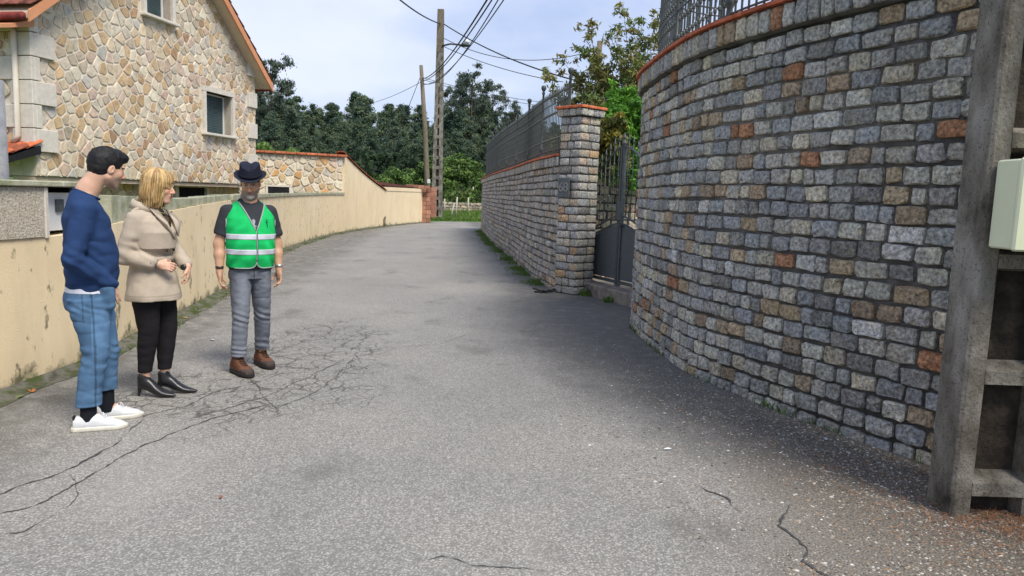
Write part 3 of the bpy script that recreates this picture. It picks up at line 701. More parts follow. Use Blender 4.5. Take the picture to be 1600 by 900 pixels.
# porch lean-to roof
pp = MB()
pv = lambda v, d, z: hf(v, z, d)
MB().prism([hf(-.12, 2.20, 0), hf(-.12, 2.06, 0), hf(-.12, 1.86, .75), hf(-.12, 1.92, .85)], (0, 0, 0), (-HN[0]*3.2, -HN[1]*3.2, 0)).build('porch_roof', M_dark, house)
MB().box(hf(1.45, 1.93, .86), (3.2, .04, .09), ax=AXF).build('porch_fascia', M_fascia, house)
for j in range(9):
    for k in range(3):
        V = []; v0 = -.12+j*.2
        for (s, up) in ((k/3, .05), ((k+1)/3+.06, .10)):
            for q in range(7): th = math.pi*q/6; V.append(hf(v0+.1+math.cos(th)*.105, 1.91+s*.29+up*.6+.045*math.sin(th), .92*(1-s)))
        obj('roof_tile', V, [(q, q+1, 8+q, 7+q) for q in range(6)]+[(6, 5, 4, 3, 2, 1, 0), (0, 7, 13, 6)], M_tile, house, True, pick([((1.35, 1.15, .9), 2), ((1.1, .9, .75), 2), ((.7, .6, .6), 1)]))
# basement storey, set back under the overhang, with two low windows
lo = thing('basement_wall', 'low basement walling of pale stones set back beneath the overhang of the house', 'wall', (*hp(0, 0, -.5)[:2], -.8))
MB().prism([hp(1.2, -.8, -.5), hp(HW, -.8, -.5), hp(HW, BZ-.003, -.5), hp(1.2, BZ-.003, -.5)], (0, 0, 0), (-HN[0]*.3, -HN[1]*.3, 0)).build('wall', M_fmortar, lo)
LW = [(4.62, 5.75, 1.34, 1.56)]
cl_ = rubble(1.2, HW, .5, BZ-.08, .27, [], [(4.5, 5.9, 1.22, 1.68)], .04, r7)
emit_stones(rubble_items(cl_, lambda u, z, d: hp(u, z, -.5+d), .03, r7, np.array([*HN, 0])), lo, M_fstone, limit=80)
for w in LW:
    AX = np.array([[*HD, 0], [-HN[0], -HN[1], 0], [0, 0, 1]])
    f = MB().box(hp(4.56, 1.45, -.47), (.12, .12, .36), ax=AX).box(hp(5.82, 1.45, -.47), (.12, .12, .36), ax=AX).box(hp(5.19, 1.61, -.465), (1.4, .12, .1), ax=AX).box(hp(5.19, 1.28, -.46), (1.4, .14, .08), ax=AX).build('window', M_granite, lo)
    MB().box(hp(5.19, 1.44, -.49), (1.14, .02, .24), ax=AX).build('pane', M_dark, f)
MB().box(hp(HW/2, BZ-.05, -.26), (HW, .44, .07), ax=np.array([[*HD, 0], [-HN[0], -HN[1], 0], [0, 0, 1]])).build('beam', M_soffit, lo)

# garden wall of the same stones between house and cream wall
ga = np.array([-10.2, 26.6]); gb = np.array([-6.62, 28.45]); gd = (gb-ga); gl = np.linalg.norm(gd); gd /= gl; gn = np.array([gd[1], -gd[0]])
gp = lambda u, z, d=0: (ga[0]+gd[0]*u+gn[0]*d, ga[1]+gd[1]*u+gn[1]*d, z)
gw = thing('garden_wall', 'stone garden wall with orange tile edge between the house and the cream wall', 'wall', (*ga, 0))
MB().prism([gp(0, -.5), gp(gl, -.5), gp(gl, 2.86), gp(0, 2.86)], (0, 0, 0), (-gn[0]*.3, -gn[1]*.3, 0)).build('wall', M_fmortar, gw)
gc = rubble(0, gl, 1.2, 2.84, .3, [], [(1.2, 2.1, 1.4, 1.75)], .05, r7)
emit_stones(rubble_items(gc, lambda u, z, d: gp(u, z, d), .035, r7, np.array([*gn, 0]), 1, RUB+[((.55, .33, .15), 10)]), gw, M_fstone)
GAX = np.array([[*gd, 0], [-gn[0], -gn[1], 0], [0, 0, 1]])
MB().box(gp(1.65, 1.54, .0), (.75, .06, .22), ax=GAX).build('window', M_dark, gw)
MB().box(gp(1.65, 1.70, .01), (.95, .1, .07), ax=GAX).box(gp(1.23, 1.55, .01), (.08, .1, .3), ax=GAX).box(gp(2.07, 1.55, .01), (.08, .1, .3), ax=GAX).build('window_frame', M_granite, gw)
k = 0
while k < gl:
    MB().box(gp(k+.19, 2.91, -.1), (.37, .5, .085), ax=GAX, bev=.015, t=pick([((1.1, 1, .9), 2), ((.9, .85, .8), 2)])).build('coping_tile', M_tile, gw, tinted=True); k += .38

# leaning concrete post on the far left, behind the wall
M_post = mat('grey_post', [(.2, .205, .22), (.3, .305, .32)], .9, 12, 6, (.3, .7), .5, 60)
pl = MB().tube([(-4.56, 6.5, -.4), (-4.56, 6.5, 1.2), (-4.56, 6.5, 2.45)], [.115, .11, .10], 14).build('concrete_post', M_post, None, True)
setp(pl, 'plain grey concrete post behind the cream wall at the left edge, left of the cabinet', 'post')

# ------------------------------------------------------------------ big curved cobble wall on the right
r3 = random.Random(3)
TOPZ = 2.93
bw = thing('curved_wall', 'tall curved wall of grey and rusty cobbles with red tile coping on the right', 'wall', (1.57, 9.2, 0))
mb = MB(); wall_body(mb, BW, -1, .4, -.1, lambda t: TOPZ, 120, .0); mb.build('mortar', M_mortar, bw, True); 
tN = arc = float(np.interp(-2.4, -BW.Q[:, 1], BW.s))
rows = [-.05+.1292*i for i in range(23)]
items = course_wall(BW, -1, rows, .1292, .205, .030, .05, tN, COB, .017, r3)
emit_stones(items, bw, M_stone)
# cap course of upright cobbles, standing proud
mb = MB(); wall_body(mb, BW, -1, .42, TOPZ+.002, lambda t: TOPZ+.185, 120, .075); mb.build('cap_mortar', M_mortar, bw, True)
items = []; t = .05
while t < tN:
    w = r3.uniform(.10, .17)
    def mf(u, v, dd, tc_=t+w/2):
        p = BW.at(tc_+u)[:2]; n_ = BW.nor(tc_+u, -1); q = p+n_*(.075+dd); return (q[0], q[1], TOPZ+.094+v)
    V, F = stone_mesh(mf, w-.018, .172, .022, r3, .04); c3 = mf(0, 0, 0)
    obj('cap_stone', V, F, M_stone, bw, True, pick(COB, r3)) if seen(c3) else None
    t += w
t = 0.02
while t < tN:
    w = .3; V = []
    for s_ in (t, t+w/2, t+w-.006):
        p = BW.at(s_)[:2]; n_ = BW.nor(s_, -1)
        for (o, z) in ((.125, TOPZ+.188), (.125, TOPZ+.218), (-.40, TOPZ+.228), (-.40, TOPZ+.188)): V.append((*(p+n_*o), z))
    F = [(k*4+a, k*4+(a+1) % 4, k*4+4+(a+1) % 4, k*4+4+a) for k in range(2) for a in range(4)]+[(3, 2, 1, 0), (8, 9, 10, 11)]
    obj('coping_tile', V, F, M_tile, bw, False, pick([((1.25, 1.0, .95), 2), ((1.05, .85, .8), 2)])); t += w

# iron railing pickets (shared meshes)
def picket_mesh(H, kn):
    m_ = MB().tube([(0, 0, 0), (0, 0, H)], .0105, 6)
    for z in kn: m_.lathe((0, 0, z), [(.009, -.022), (.018, -.010), (.018, .010), (.009, .022)], 6)
    m_.lathe((0, 0, H), [(.009, 0), (.020, .02), (.012, .05), (.001, .11)], 6)
    return mesh('picket', m_.V, m_.F, M_iron)
def post_mesh(H):
    m_ = MB().lathe((0, 0, 0), [(.055, 0), (.055, .03), (.035, .08), (.028, .14), (.045, .17), (.045, .2), (.026, .23), (.022, .6), (.03, .63), (.022, .66), (.022, H-.05), (.035, H-.03), (.02, H), (.03, H+.015), (.052, H+.055), (.045, H+.10), (.0, H+.115)], 10)
    return mesh('post', m_.V, m_.F, M_iron, True)
def railing(name, path, side, off, t0, t1, zf, Hf, step, poststep, label, parent_loc, kn=(.18, .33, .48, .63, .80), rails=(.10, .42, .86, .94)):
    th = thing(name, label, 'railing', parent_loc); pk = picket_mesh(1.0, kn); pm = post_mesh(1.2)
    t = t0; k = 0
    while t < t1:
        p = path.at(t)[:2]+path.nor(t, side)*off; z = zf(t); H = Hf(t)
        if k % poststep == 0: inst('post', pm, (*p, z), th, scale=(1, 1, H))
        else: inst('picket', pk, (*p, z), th, scale=(1, 1, H))
        t += step; k += 1
    for f in rails:
        T = np.linspace(t0, t1, max(6, int((t1-t0)*4))); pts = []
        for t in T: p = path.at(t)[:2]+path.nor(t, side)*off; pts.append((*p, zf(t)+Hf(t)*f))
        MB().tube(pts, .011 if f < .9 else .014, 5).build('rail', M_iron, th)
    return th
railing('iron_railing', BW, -1, -.14, .1, tN-.5, lambda t: TOPZ+.22, lambda t: 1.25, .105, 15, 'dark green iron railing standing on top of the tall curved cobble wall', (1.7, 9.2, TOPZ+.22))

# ------------------------------------------------------------------ far cobble wall, pillar, gate
r4 = random.Random(4)
FT = 2.13; tE = float(np.interp(33.9, FW.Q[:, 1], FW.s))
PAL2 = [((.40, .39, .375), 28), ((.47, .455, .42), 22), ((.35, .358, .37), 20), ((.47, .42, .35), 10), ((.45, .37, .30), 7), ((.27, .26, .25), 10), ((.48, .34, .22), 3)]
fw = thing('roadside_wall', 'long grey cobble wall with red tile coping running away beyond the gate', 'wall', (.76, 12.5, 0))
mb = MB(); wall_body(mb, FW, 1, .35, -.1, lambda t: FT, 60); mb.build('mortar', M_mortar, fw)
nrow = 17; rh = (FT+.06)/nrow
items = course_wall(FW, 1, [-.05+rh*i for i in range(nrow)], rh, .215, .028, 0, tE, PAL2, .024, r4)
emit_stones(items, fw, M_stone)
mb = MB(); wall_body(mb, FW, 1, .37, FT+.002, lambda t: FT+.17, 60, .05); mb.build('cap_mortar', M_mortar, fw)
its = []; t = 0
while t < tE:
    w = r4.uniform(.12, .2)
    def mf(u, v, dd, tc_=t+w/2):
        p = FW.at(tc_+u)[:2]; n_ = FW.nor(tc_+u, 1); q = p+n_*(.05+dd); return (q[0], q[1], FT+.086+v)
    V, F = stone_mesh(mf, w-.02, .155, .022, r4, .04); its.append((-t+100, V, [f[::-1] for f in F], pick(PAL2, r4))); t += w
emit_stones(its, fw, M_stone, 'cap_stone', 60, 'small_cap_stones')
t = 0
while t < FW.L-4:
    w = .45; V = []
    for s_ in (t, t+w-.006):
        p = FW.at(s_)[:2]; n_ = FW.nor(s_, 1)
        for (o, z) in ((.10, FT+.173), (.10, FT+.205), (-.36, FT+.215), (-.36, FT+.173)): V.append((*(p+n_*o), z))
    obj('coping_tile', V, [(a, (a+1) % 4, 4+(a+1) % 4, 4+a) for a in range(4)]+[(3, 2, 1, 0), (4, 5, 6, 7)], M_tile, fw, False, pick([((1.25, 1.0, .95), 2), ((1.05, .85, .8), 2)])); t += w
railing('iron_railing', FW, 1, -.12, .1, tE-.2, lambda t: FT+.21, lambda t: 1.08+.32*t/tE, .135, 18, 'dark iron railing with spear tips on the long wall beyond the gate', (.8, 12.6, FT+.21), (.3, .72), (.12, .88))

# pillar
pil = thing('gate_pillar', 'square cobble pillar with tiled cap left of the iron gate', 'pillar', (1.05, 12.46, 0))
PC = np.array([1.05, 12.46]); pa = math.radians(-47); PH = 2.93
pax = [np.array([math.cos(pa+i*math.pi/2), math.sin(pa+i*math.pi/2)]) for i in range(4)]
MB().box((PC[0], PC[1], PH/2-.05), (.44, .44, PH+.1), rz=pa).build('mortar', M_mortar, pil)
r9 = random.Random(9); pit = []
nr = 22; rh = PH/nr
for i in range(nr):
    for s_ in range(4):
        n_ = pax[s_]; u_ = np.array([-n_[1], n_[0]]); k = -.235
        cuts = [-.235, r9.uniform(-.08, .05) if (i+s_) % 2 else r9.uniform(-.02, .1), .235] if r9.random() < .8 else [-.235, -.07, .08, .235]
        for a, b in zip(cuts, cuts[1:]):
            def mf(u, v, dd, c=(a+b)/2, z=rh*(i+.5)): q = PC+u_*(c+u)+n_*(.22+dd); return (q[0], q[1], z+v)
            V, F = stone_mesh(mf, b-a-.016, rh-.018, .018, r9, .05)
            fc = float((-PC)@n_); pit.append((fc, V, [f[::-1] for f in F] if True else F, pick(PAL2, r9)))
for sc, V, F, t in pit:
    if sc > 0: obj('stone', V, F, M_stone, pil, True, t)
MB().box((PC[0], PC[1], PH+.06), (.53, .53, .115), rz=pa).build('cap_mortar', M_mortar, pil)
for s_ in range(4):
    n_ = pax[s_]; u_ = np.array([-n_[1], n_[0]])
    for c in (-.21, -.07, .07, .21):
        def mf(u, v, dd): q = PC+u_*(c+u)+n_*(.265+dd); return (q[0], q[1], PH+.062+v)
        V, F = stone_mesh(mf, .13, .11, .022, r9, .04); obj('cap_stone', V, [f[::-1] for f in F], M_stone, pil, True, pick(PAL2, r9))
MB().box((PC[0], PC[1], PH+.145), (.62, .62, .045), rz=pa, bev=.008, t=(1.3, 1.1, .95)).build('cap_tile', M_tile, pil, tinted=True)
# number plate 68 on the wall beside the pillar
pt_ = FW.at(.1)[:2]; 
pn = np.array([-.62, -.78]); pn /= np.linalg.norm(pn)
nplate_c = np.array([.80, 12.26]); pu = np.array([-pn[1], pn[0]])
np_ = thing('number_plate', 'dark slate house number plate reading 68 on the cobbles left of the gate', 'number plate', (nplate_c[0], nplate_c[1], 1.75))
NAX = np.array([[*pu, 0], [-pn[0], -pn[1], 0], [0, 0, 1]])
MB().box((*(nplate_c), 1.77), (.22, .03, .33), ax=NAX, bev=.008).build('plate', M_gate, np_)
def text_mesh(body, size, depth):
    cu = bpy.data.curves.new('txt', 'FONT'); cu.body = body; cu.size = size; cu.extrude = depth; cu.align_x = 'CENTER'; cu.align_y = 'CENTER'
    o = bpy.data.objects.new('txt', cu); C.objects.link(o); bpy.context.view_layer.update()
    me = bpy.data.meshes.new_from_object(o.evaluated_get(bpy.context.evaluated_depsgraph_get())); bpy.data.objects.remove(o); return me
M_num = mat('number_metal', [g3(.17), g3(.24)], .6, 20)
for ch, dx in (('6', -.045), ('8', .045)):
    me = text_mesh(ch, .21, .006); me.materials.clear(); me.materials.append(M_num); o = bpy.data.objects.new('digit', me); C.objects.link(o); o.parent = np_
    q = nplate_c+pn*.017+pu*dx; o.matrix_local = Matrix(((pu[0], 0, pn[0], q[0]-nplate_c[0]), (pu[1], 0, pn[1], q[1]-nplate_c[1]), (0, 1, 0, .02), (0, 0, 0, 1)))
    md = None
# step under the gate
GA = np.array([1.33, 12.85]); GB = np.array([2.10, 11.02]); GD = GB-GA; GL = np.linalg.norm(GD); GD /= GL; GN = np.array([GD[1], -GD[0]]); GN = GN if GN@(-GA) > 0 else -GN
gtp = lambda u, z, d=0: (GA[0]+GD[0]*u+GN[0]*d, GA[1]+GD[1]*u+GN[1]*d, z)
GAX_ = np.array([[*GD, 0], [-GN[0], -GN[1], 0], [0, 0, 1]])
st = MB().box(gtp(GL/2, .08, -.2), (GL+.5, 1.0, .24), ax=GAX_, bev=.02).build('gate_step', M_step); setp(st, 'low worn concrete step under the iron gate', 'step')
gate = thing('iron_gate', 'dark double leaf iron gate with scrolled bars over solid lower panels', 'gate', gtp(0, .2))
def leaf(u0, u1, flip, gate=gate):
    L_ = u1-u0; cx = lambda s: u0+L_*s if not flip else u1-L_*s          # s: 0 at hinge, 1 at the meeting stile
    lf = MB().box(gtp(cx(.03), 1.27, 0), (.045, .045, 2.12), ax=GAX_).box(gtp(cx(.965), 1.33, 0), (.05, .05, 2.24), ax=GAX_).box(gtp((u0+u1)/2, .27, 0), (L_*.93, .04, .05), ax=GAX_)
    top = lambda s: 2.05+.40*(.5-.5*math.cos(math.pi*s)); mid = lambda s: 1.0+.22*(.5-.5*math.cos(math.pi*s))
    for fn in (top, mid, lambda s: mid(s)+.12): lf.tube([gtp(cx(s), fn(s), 0) for s in np.linspace(.03, .97, 14)], .016, 6)
    f = lf.build('leaf_frame', M_gate, gate)
    V = [gtp(cx(s), z, .0) for s in np.linspace(.07, .93, 12) for z in (.31, mid(s)-.02)]
    V += [gtp(cx(s), z, -.012) for s in np.linspace(.07, .93, 12) for z in (.31, mid(s)-.02)]
    F = [(2*i, 2*i+2, 2*i+3, 2*i+1) for i in range(11)]+[(24+2*i, 24+2*i+1, 24+2*i+3, 24+2*i+2) for i in range(11)]+[(2*i+1, 2*i+3, 24+2*i+3, 24+2*i+1) for i in range(11)]
    obj('panel', V, F, M_gatep, gate)
    for s in np.linspace(.16, .85, 6):
        zb, zt = mid(s)+.12, top(s)+.10
        b = MB().tube([gtp(cx(s), zb, 0), gtp(cx(s), zt, 0)], .008, 6)
        for q in (.15, .35, .55, .75): b.lathe(gtp(cx(s), zb+(zt-zb)*q, 0), [(.008, -.02), (.017, -.008), (.017, .008), (.008, .02)], 6)
        b.lathe(gtp(cx(s), zt, 0), [(.008, 0), (.022, .03), (.012, .06), (.001, .13)], 6); b.build('bar', M_gate, gate, True)
M_gatep_x = None
M_gatep = mat('gate_panel', [(.09, .102, .108), (.14, .155, .16)], .55, 60, 2, (.4, .6), 1, 130, spec=.5)
leaf(0, GL/2, False); leaf(GL/2, GL, True)
MB().box(gtp(GL/2, 1.42, .03), (.16, .03, .30), ax=GAX_, bev=.02).lathe(gtp(GL/2, 2.45, 0), [(.02, 0), (.04, .05), (.02, .1), (.03, .14), (.001, .22)], 8).build('lock_rosette', M_gate, gate)
MB().box(gtp(GL/2+.1, 1.18, .05), (.03, .06, .05), ax=GAX_).build('handle', M_iron, gate)
# inner wall seen through the gate
IW = Path([(.9, 15.0), (2.4, 14.8), (4.2, 14.5)], 4); r10 = random.Random(10)
iw = thing('inner_wall', 'pinkish cobble wall inside the property seen through the gate', 'wall', (2.4, 14.8, 0))
mb = MB(); wall_body(mb, IW, -1, .3, 0, lambda t: 2.38, 8); mb.build('mortar', M_mortar, iw)
PINK = [((.62, .50, .44), 20), ((.66, .56, .48), 20), ((.52, .46, .42), 8), ((.60, .42, .33), 8)]
its = course_wall(IW, -1, [.0+.17*i for i in range(14)], .17, .22, .03, 0, IW.L, PINK, .026, r10); emit_stones(its, iw, M_stone)
mb = MB(); wall_body(mb, IW, -1, .36, 2.383, lambda t: 2.56, 8, .06); mb.build('cap', M_conc, iw)
its = course_wall(Path([(.9, 14.94), (2.4, 14.74), (4.2, 14.44)], 4), -1, [2.39], .16, .17, .02, 0, IW.L, PAL2, .02, r10); emit_stones(its, iw, M_stone, 'cap_stone')

# ------------------------------------------------------------------ concrete lattice pole at the right edge, with cabinet
cp = thing('concrete_pole', 'massive stained concrete pole with ladder like recesses at the right edge', 'pole', (2.62, 3.9, 0))
PX = 2.34; PY = 3.70; tp = lambda z: z*.018                                   # the pole tapers upwards
def flange(x0, x1, y0, y1, nm, tl=0, tr=0):
    mb = MB(); V = []; zs = np.linspace(-.1, 6, 9); r = random.Random(2)
    for z in zs:
        a, b = x0+tl*z, x1+tr*z; c = .014
        V += [(a, y1, z), (a, y0+c, z), (a+c*1.2, y0, z), (b-.012, y0, z), (b, y0+.012, z), (b, y1, z)]
    F = [(i*6+k, i*6+(k+1) % 6, (i+1)*6+(k+1) % 6, (i+1)*6+k) for i in range(8) for k in range(6)]
    mb.add(V, F); return mb.build(nm, M_conc, cp)
flange(PX, PX+.108, PY, PY+.22, 'flange'); flange(PX+.38, PX+.49, PY, PY+.22, 'flange')
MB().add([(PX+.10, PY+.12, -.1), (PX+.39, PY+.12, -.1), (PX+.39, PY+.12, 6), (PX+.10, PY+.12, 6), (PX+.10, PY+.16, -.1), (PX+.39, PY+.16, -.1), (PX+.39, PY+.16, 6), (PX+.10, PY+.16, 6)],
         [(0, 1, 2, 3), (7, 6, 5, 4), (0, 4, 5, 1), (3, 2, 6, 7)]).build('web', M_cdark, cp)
for z in (.155, .755, 1.355, 1.955, 2.57, 3.22, 3.8, 4.4, 5.0):
    h = .07; x0 = PX+.105; x1 = PX+.385
    MB().add([(x0, PY+.006, z-h/2), (x1, PY+.006, z-h/2), (x1, PY+.006, z+h/2), (x0, PY+.006, z+h/2), (x0, PY+.122, z-h/2-.02), (x1, PY+.122, z-h/2-.02), (x1, PY+.122, z+h/2+.04), (x0, PY+.122, z+h/2+.04)],
             [(0, 1, 2, 3), (0, 4, 5, 1), (3, 2, 6, 7)]).build('cross_rib', M_conc, cp)
eb = thing('electric_box', 'pale cream metal electric box fixed to the right of the concrete pole', 'electric box', (2.58, 3.6, 1.425))
MB().box((2.578, 3.60, 1.64), (.42, .17, .43), bev=.008).build('case', M_box, eb)
dr = MB().box((2.578, 3.50, 1.64), (.432, .03, .442), bev=.010).build('door', M_box, eb)
MB().lathe((0, 0, 0), [(.014, 0), (.014, .012), (.008, .016)], 12).build('lock', M_dark, dr)
lk = [o for o in dr.children][0]; lk.location = (2.387-2.58, 3.485-3.6, 1.66-1.425); lk.rotation_euler = (math.pi/2, 0, 0)
cc = MB().tube([(2.50, 3.62, 1.85), (2.50, 3.62, 2.3), (2.50, 3.62, 3.2), (2.50, 3.6, 5.5)], .022, 10).build('cable_conduit', M_pipe, None, True)
setp(cc, 'pale vertical conduit rising from the top of the cream electric box', 'conduit')

# ------------------------------------------------------------------ vegetation
def leaves(centres, radii, per, size, r, tints, aspect=1.6, shell=.55, flat=0.0, hang=0.0):
    c = np.repeat(np.asarray(centres, float), per, 0); R = np.repeat(np.asarray(radii, float), per)[:, None]; n = len(c)
    d = r.normal(size=(n, 3)); d /= np.linalg.norm(d, axis=1)[:, None]; rad = shell+(1-shell)*r.random((n, 1))
    p = c+(d*R*rad*np.array([1, 1, .8]) if shell > 0 else r.normal(size=(n, 3))*R*np.array([.62, .62, .42]))
    nn = d+r.normal(size=(n, 3))*.9+np.array([0, 0, flat]); nn /= np.linalg.norm(nn, axis=1)[:, None]
    a = np.cross(nn, r.normal(size=(n, 3))+np.array([0, 0, hang])); a /= np.linalg.norm(a, axis=1)[:, None]; b = np.cross(nn, a)
    if hang: a, b = b, a
    s = size*(.6+.8*r.random((n, 1))); A = a*s*aspect/2; B = b*s/2
    V = np.stack([p-A, p+B*.9-A*.1, p+A, p-B*.9+A*.1], 1).reshape(-1, 3); F = np.arange(n*4).reshape(n, 4)
    tt = np.asarray(tints)[r.integers(0, len(tints), len(centres))]; tt = np.repeat(tt, per, 0)*(.75+.5*r.random((n, 1)))
    return V, F, np.repeat(tt, 4, 0)
PINE = [(.10, .15, .10), (.13, .185, .11), (.08, .13, .09), (.155, .205, .115)]  # wood tints, here and below, paled towards blue-green to paint in distance haze
EUC = [(.09, .125, .09), (.12, .15, .105), (.075, .11, .08), (.14, .17, .12)]
def tree_mesh(kind, seed):
    r = np.random.default_rng(seed); cs = []; rs = []; tb = MB(); lean = r.normal(size=2)*.25
    if kind == 'pine':
        H = 13; z0 = r.uniform(2.2, 4.6); wd = r.uniform(.85, 1.3); pw_ = r.uniform(.5, .85)
        for i in range(70):
            f = (i+.5)/70; z = z0+(H-z0)*f; R = ((1-f)**pw_*3.4+.2)*wd; a = i*2.4+r.uniform(-.5, .5); q = R*r.uniform(.35, 1.0)
            c = (math.cos(a)*q+lean[0]*f, math.sin(a)*q+lean[1]*f, z+q*.10+r.uniform(-.3, .3)); cs.append(c); rs.append(r.uniform(.55, 1.1)*(1.15-f*.7))
            if r.random() < .22: cs.pop(); rs.pop(); continue
            if i % 2 == 0: tb.tube([(lean[0]*f, lean[1]*f, z-.5), c], [.06, .02], 4)
        tb.tube([(0, 0, -1.5), (lean[0]*.5, lean[1]*.5, H*.5), (lean[0], lean[1], H-.3)], [.24, .15, .04], 7)
        V, F, T = leaves(cs, rs, 190, .145, r, PINE, 3.2, 0)
    elif kind == 'eucalyptus':
        H = 17
        for k in range(9):
            a = k*2.4; f = .52+.48*k/8; base = (0, 0, H*f*.72); end = np.array([math.cos(a)*(3.0-1.4*(k/8)), math.sin(a)*(3.0-1.4*(k/8)), H*f])
            tb.tube([base, (end[0]*.4, end[1]*.4, H*f*.86), end], [.10, .06, .02], 5)
            for j in range(5):
                cs.append(end+r.normal(size=3)*np.array([.85, .85, .6])); rs.append(r.uniform(.4, .75))
        tb.tube([(0, 0, -1.5), (.15, .1, H*.5), (-.1, .2, H*.93)], [.22, .14, .04], 7)
        V, F, T = leaves(cs, rs, 110, .18, r, EUC, 2.6, 0, hang=2.5)
    else:                                            # broadleaf bush-like tree
        H = 5.5
        for i in range(46):
            f = r.random(); a = r.uniform(0, 6.28); R = 2.6*math.sin(math.pi*min(1, .18+f*.82))**.7; q = R*math.sqrt(r.random())
            cs.append((math.cos(a)*q, math.sin(a)*q, .7+H*.82*f)); rs.append(r.uniform(.5, .85))
            if i % 5 == 0: tb.tube([(0, 0, .6), cs[-1]], [.08, .02], 4)
        tb.tube([(0, 0, -.8), (0, 0, H*.7)], [.18, .06], 6)
        V, F, T = leaves(cs, rs, 130, .20, r, [(.13, .22, .055), (.16, .26, .07), (.10, .17, .05), (.20, .30, .08)], 1.6, .5)
    return mesh('crown', V, F, M_leaf, False, T), mesh('trunk', tb.V, tb.F, M_bark, True)
TM = {k: [tree_mesh(k, 100+i*7+len(k)) for i in range(n)] for k, n in (('pine', 8), ('eucalyptus', 3), ('bush', 3))}
def plant(name, kind, i, x, y, sc, rz, label, group=None, z=None, cat='tree', sz=None):
    o = thing(name, label, cat, (x, y, hgt(x, y) if z is None else z), rz, group); o.scale = (sc, sc, sz or sc)
    cm, tm = TM[kind][i % len(TM[kind])]
    for n_, m_ in (('crown', cm), ('trunk', tm)):
        q = bpy.data.objects.new(n_, m_); C.objects.link(q); q.parent = o
    return o
rt = random.Random(21)
def profile(px):   # tree line height above the eye by picture column, read off as metres at 95 m
    return float(np.interp(px, [300, 400, 425, 455, 480, 540, 560, 600, 640, 670, 700, 730, 790, 830, 1000, 1200], [150, 128, 110, 150, 158, 150, 146, 158, 150, 168, 152, 134, 158, 176, 190, 200]))
def fx(px, Y): return (px-804)/FPX*Y
k = 0
def PLf(row, px):
    a = ('front row pine with low boughs', 'pine of the second rank', 'pine of the third rank', 'hindmost tall pine')[row]
    w = 'behind the house gable' if px < 418 else 'over the garden wall, nearest the house' if px < 470 else 'above the sloping tile coping' if px < 560 else 'left of the wooden pole' if px < 655 else 'between and beside the two poles' if px < 720 else 'right of the taller pole' if px < 760 else 'behind the railing of the long wall' if px < 900 else 'hidden behind the gate shrubs'
    return a+' in the wood, '+w
for row, (Y, off, n, gap) in enumerate(((86, -62, 34, 2.5), (96, -60, 36, 2.5), (107, -55, 36, 2.6), (119, -60, 38, 2.7))):
    for i in range(n):
        x = -50+i*gap*1.02+rt.uniform(-.9, .9)+(row % 2)*1.4; y = Y+rt.uniform(-3.5, 3.5); px = 804+x/y*FPX
        if not 330 < px < 1130: continue
        top = (301-profile(px))/FPX*y+EYE; H = top-hgt(x, y)
        H *= (.60, .76, .90, .95)[row]*rt.uniform(.84, 1.03)
        if H < 5: continue
        if row >= 2 and rt.random() < .16: plant('eucalyptus_tree', 'eucalyptus', k, x, y, H/17, rt.uniform(0, 6), 'thin eucalyptus growing among the pines'+PLf(row, px).split(' in the wood')[1], 'eucalyptus among the pines', sz=H/17*1.08); k += 1; continue
        plant('pine_tree', 'pine', k, x, y, min(max(H/13, .5), 1.35), rt.uniform(0, 6), PLf(row, px), 'pines in the wood on the hill', sz=H/13); k += 1
for (px, Y, ty, lab) in ((427, 92, 112, 'tall dark eucalyptus rising just right of the house gable'), (700, 112, 142, 'eucalyptus in the wood immediately right of the taller pole'), (732, 104, 122, 'tallest airy eucalyptus with sky showing through its crown, right of the poles'),
                         (765, 110, 138, 'airy eucalyptus second right of the tallest one'), (798, 106, 160, 'eucalyptus whose crown ends above the far end of the railing'), (830, 112, 172, 'eucalyptus crown half hidden by the railing of the long wall')):
    x = fx(px, Y); H = (301-ty)/FPX*Y+EYE-hgt(x, Y); plant('eucalyptus_tree', 'eucalyptus', k, x, Y, H/17*.95, rt.uniform(0, 6), lab, sz=H/17*1.02); k += 1
# understorey
r = np.random.default_rng(3); cs = []; rs = []
for i in range(1500):
    y = r.uniform(76, 128); x = r.uniform(-48, 36); cs.append((x, y, hgt(x, y)+r.uniform(.2, 3.4))); rs.append(r.uniform(.8, 1.7))
V, F, T = leaves(cs, rs, 46, .42, r, [(.022, .04, .022), (.03, .055, .028), (.04, .07, .03)], 1.6, .5)
setp(obj('forest_undergrowth', V, F, M_leaf, None, False, T), 'dark shrubs filling the foot of the wood', 'undergrowth', None, 'stuff')
# bright bushes and hedges in front of the wood
for (px, Y, tpy, w, lab, kind) in ((618, 56, 264, 1.0, 'round bright green bush just over the sloping tile coping', 'bush'), (672, 64, 246, 1.25, 'light green tree behind the two poles, left side', 'bush'), (712, 66, 240, 1.35, 'light green tree filling the gap right of the taller pole', 'bush'),
        (748, 68, 262, 1.0, 'rounded shrub right of the light green tree behind the poles', 'bush'), (775, 62, 258, 1.0, 'shrub hidden partly by the end of the railing', 'bush'), (640, 72, 272, 1.0, 'low hedge shrub behind the round bright bush', 'bush'),
        (418, 45, 236, .8, 'low green bush peeping over the garden wall by the house corner', 'bush'), (455, 50, 243, .7, 'small green bush over the garden wall coping', 'bush')):
    x = fx(px, Y); zt = (301-tpy)/FPX*Y+EYE; H = zt-hgt(x, Y); plant('bush', kind, rt.randrange(3), x, Y, H/5.3*w, rt.uniform(0, 6), lab, sz=H/5.3, cat='bush')
r = np.random.default_rng(8); cs = []; rs = []
for i in range(700):
    y = r.choice([58, 63, 69, 74])+r.normal()*.7; x = r.uniform(-26, 22); cs.append((x, y, hgt(x, y)+r.uniform(.1, 1.3))); rs.append(r.uniform(.4, .8))
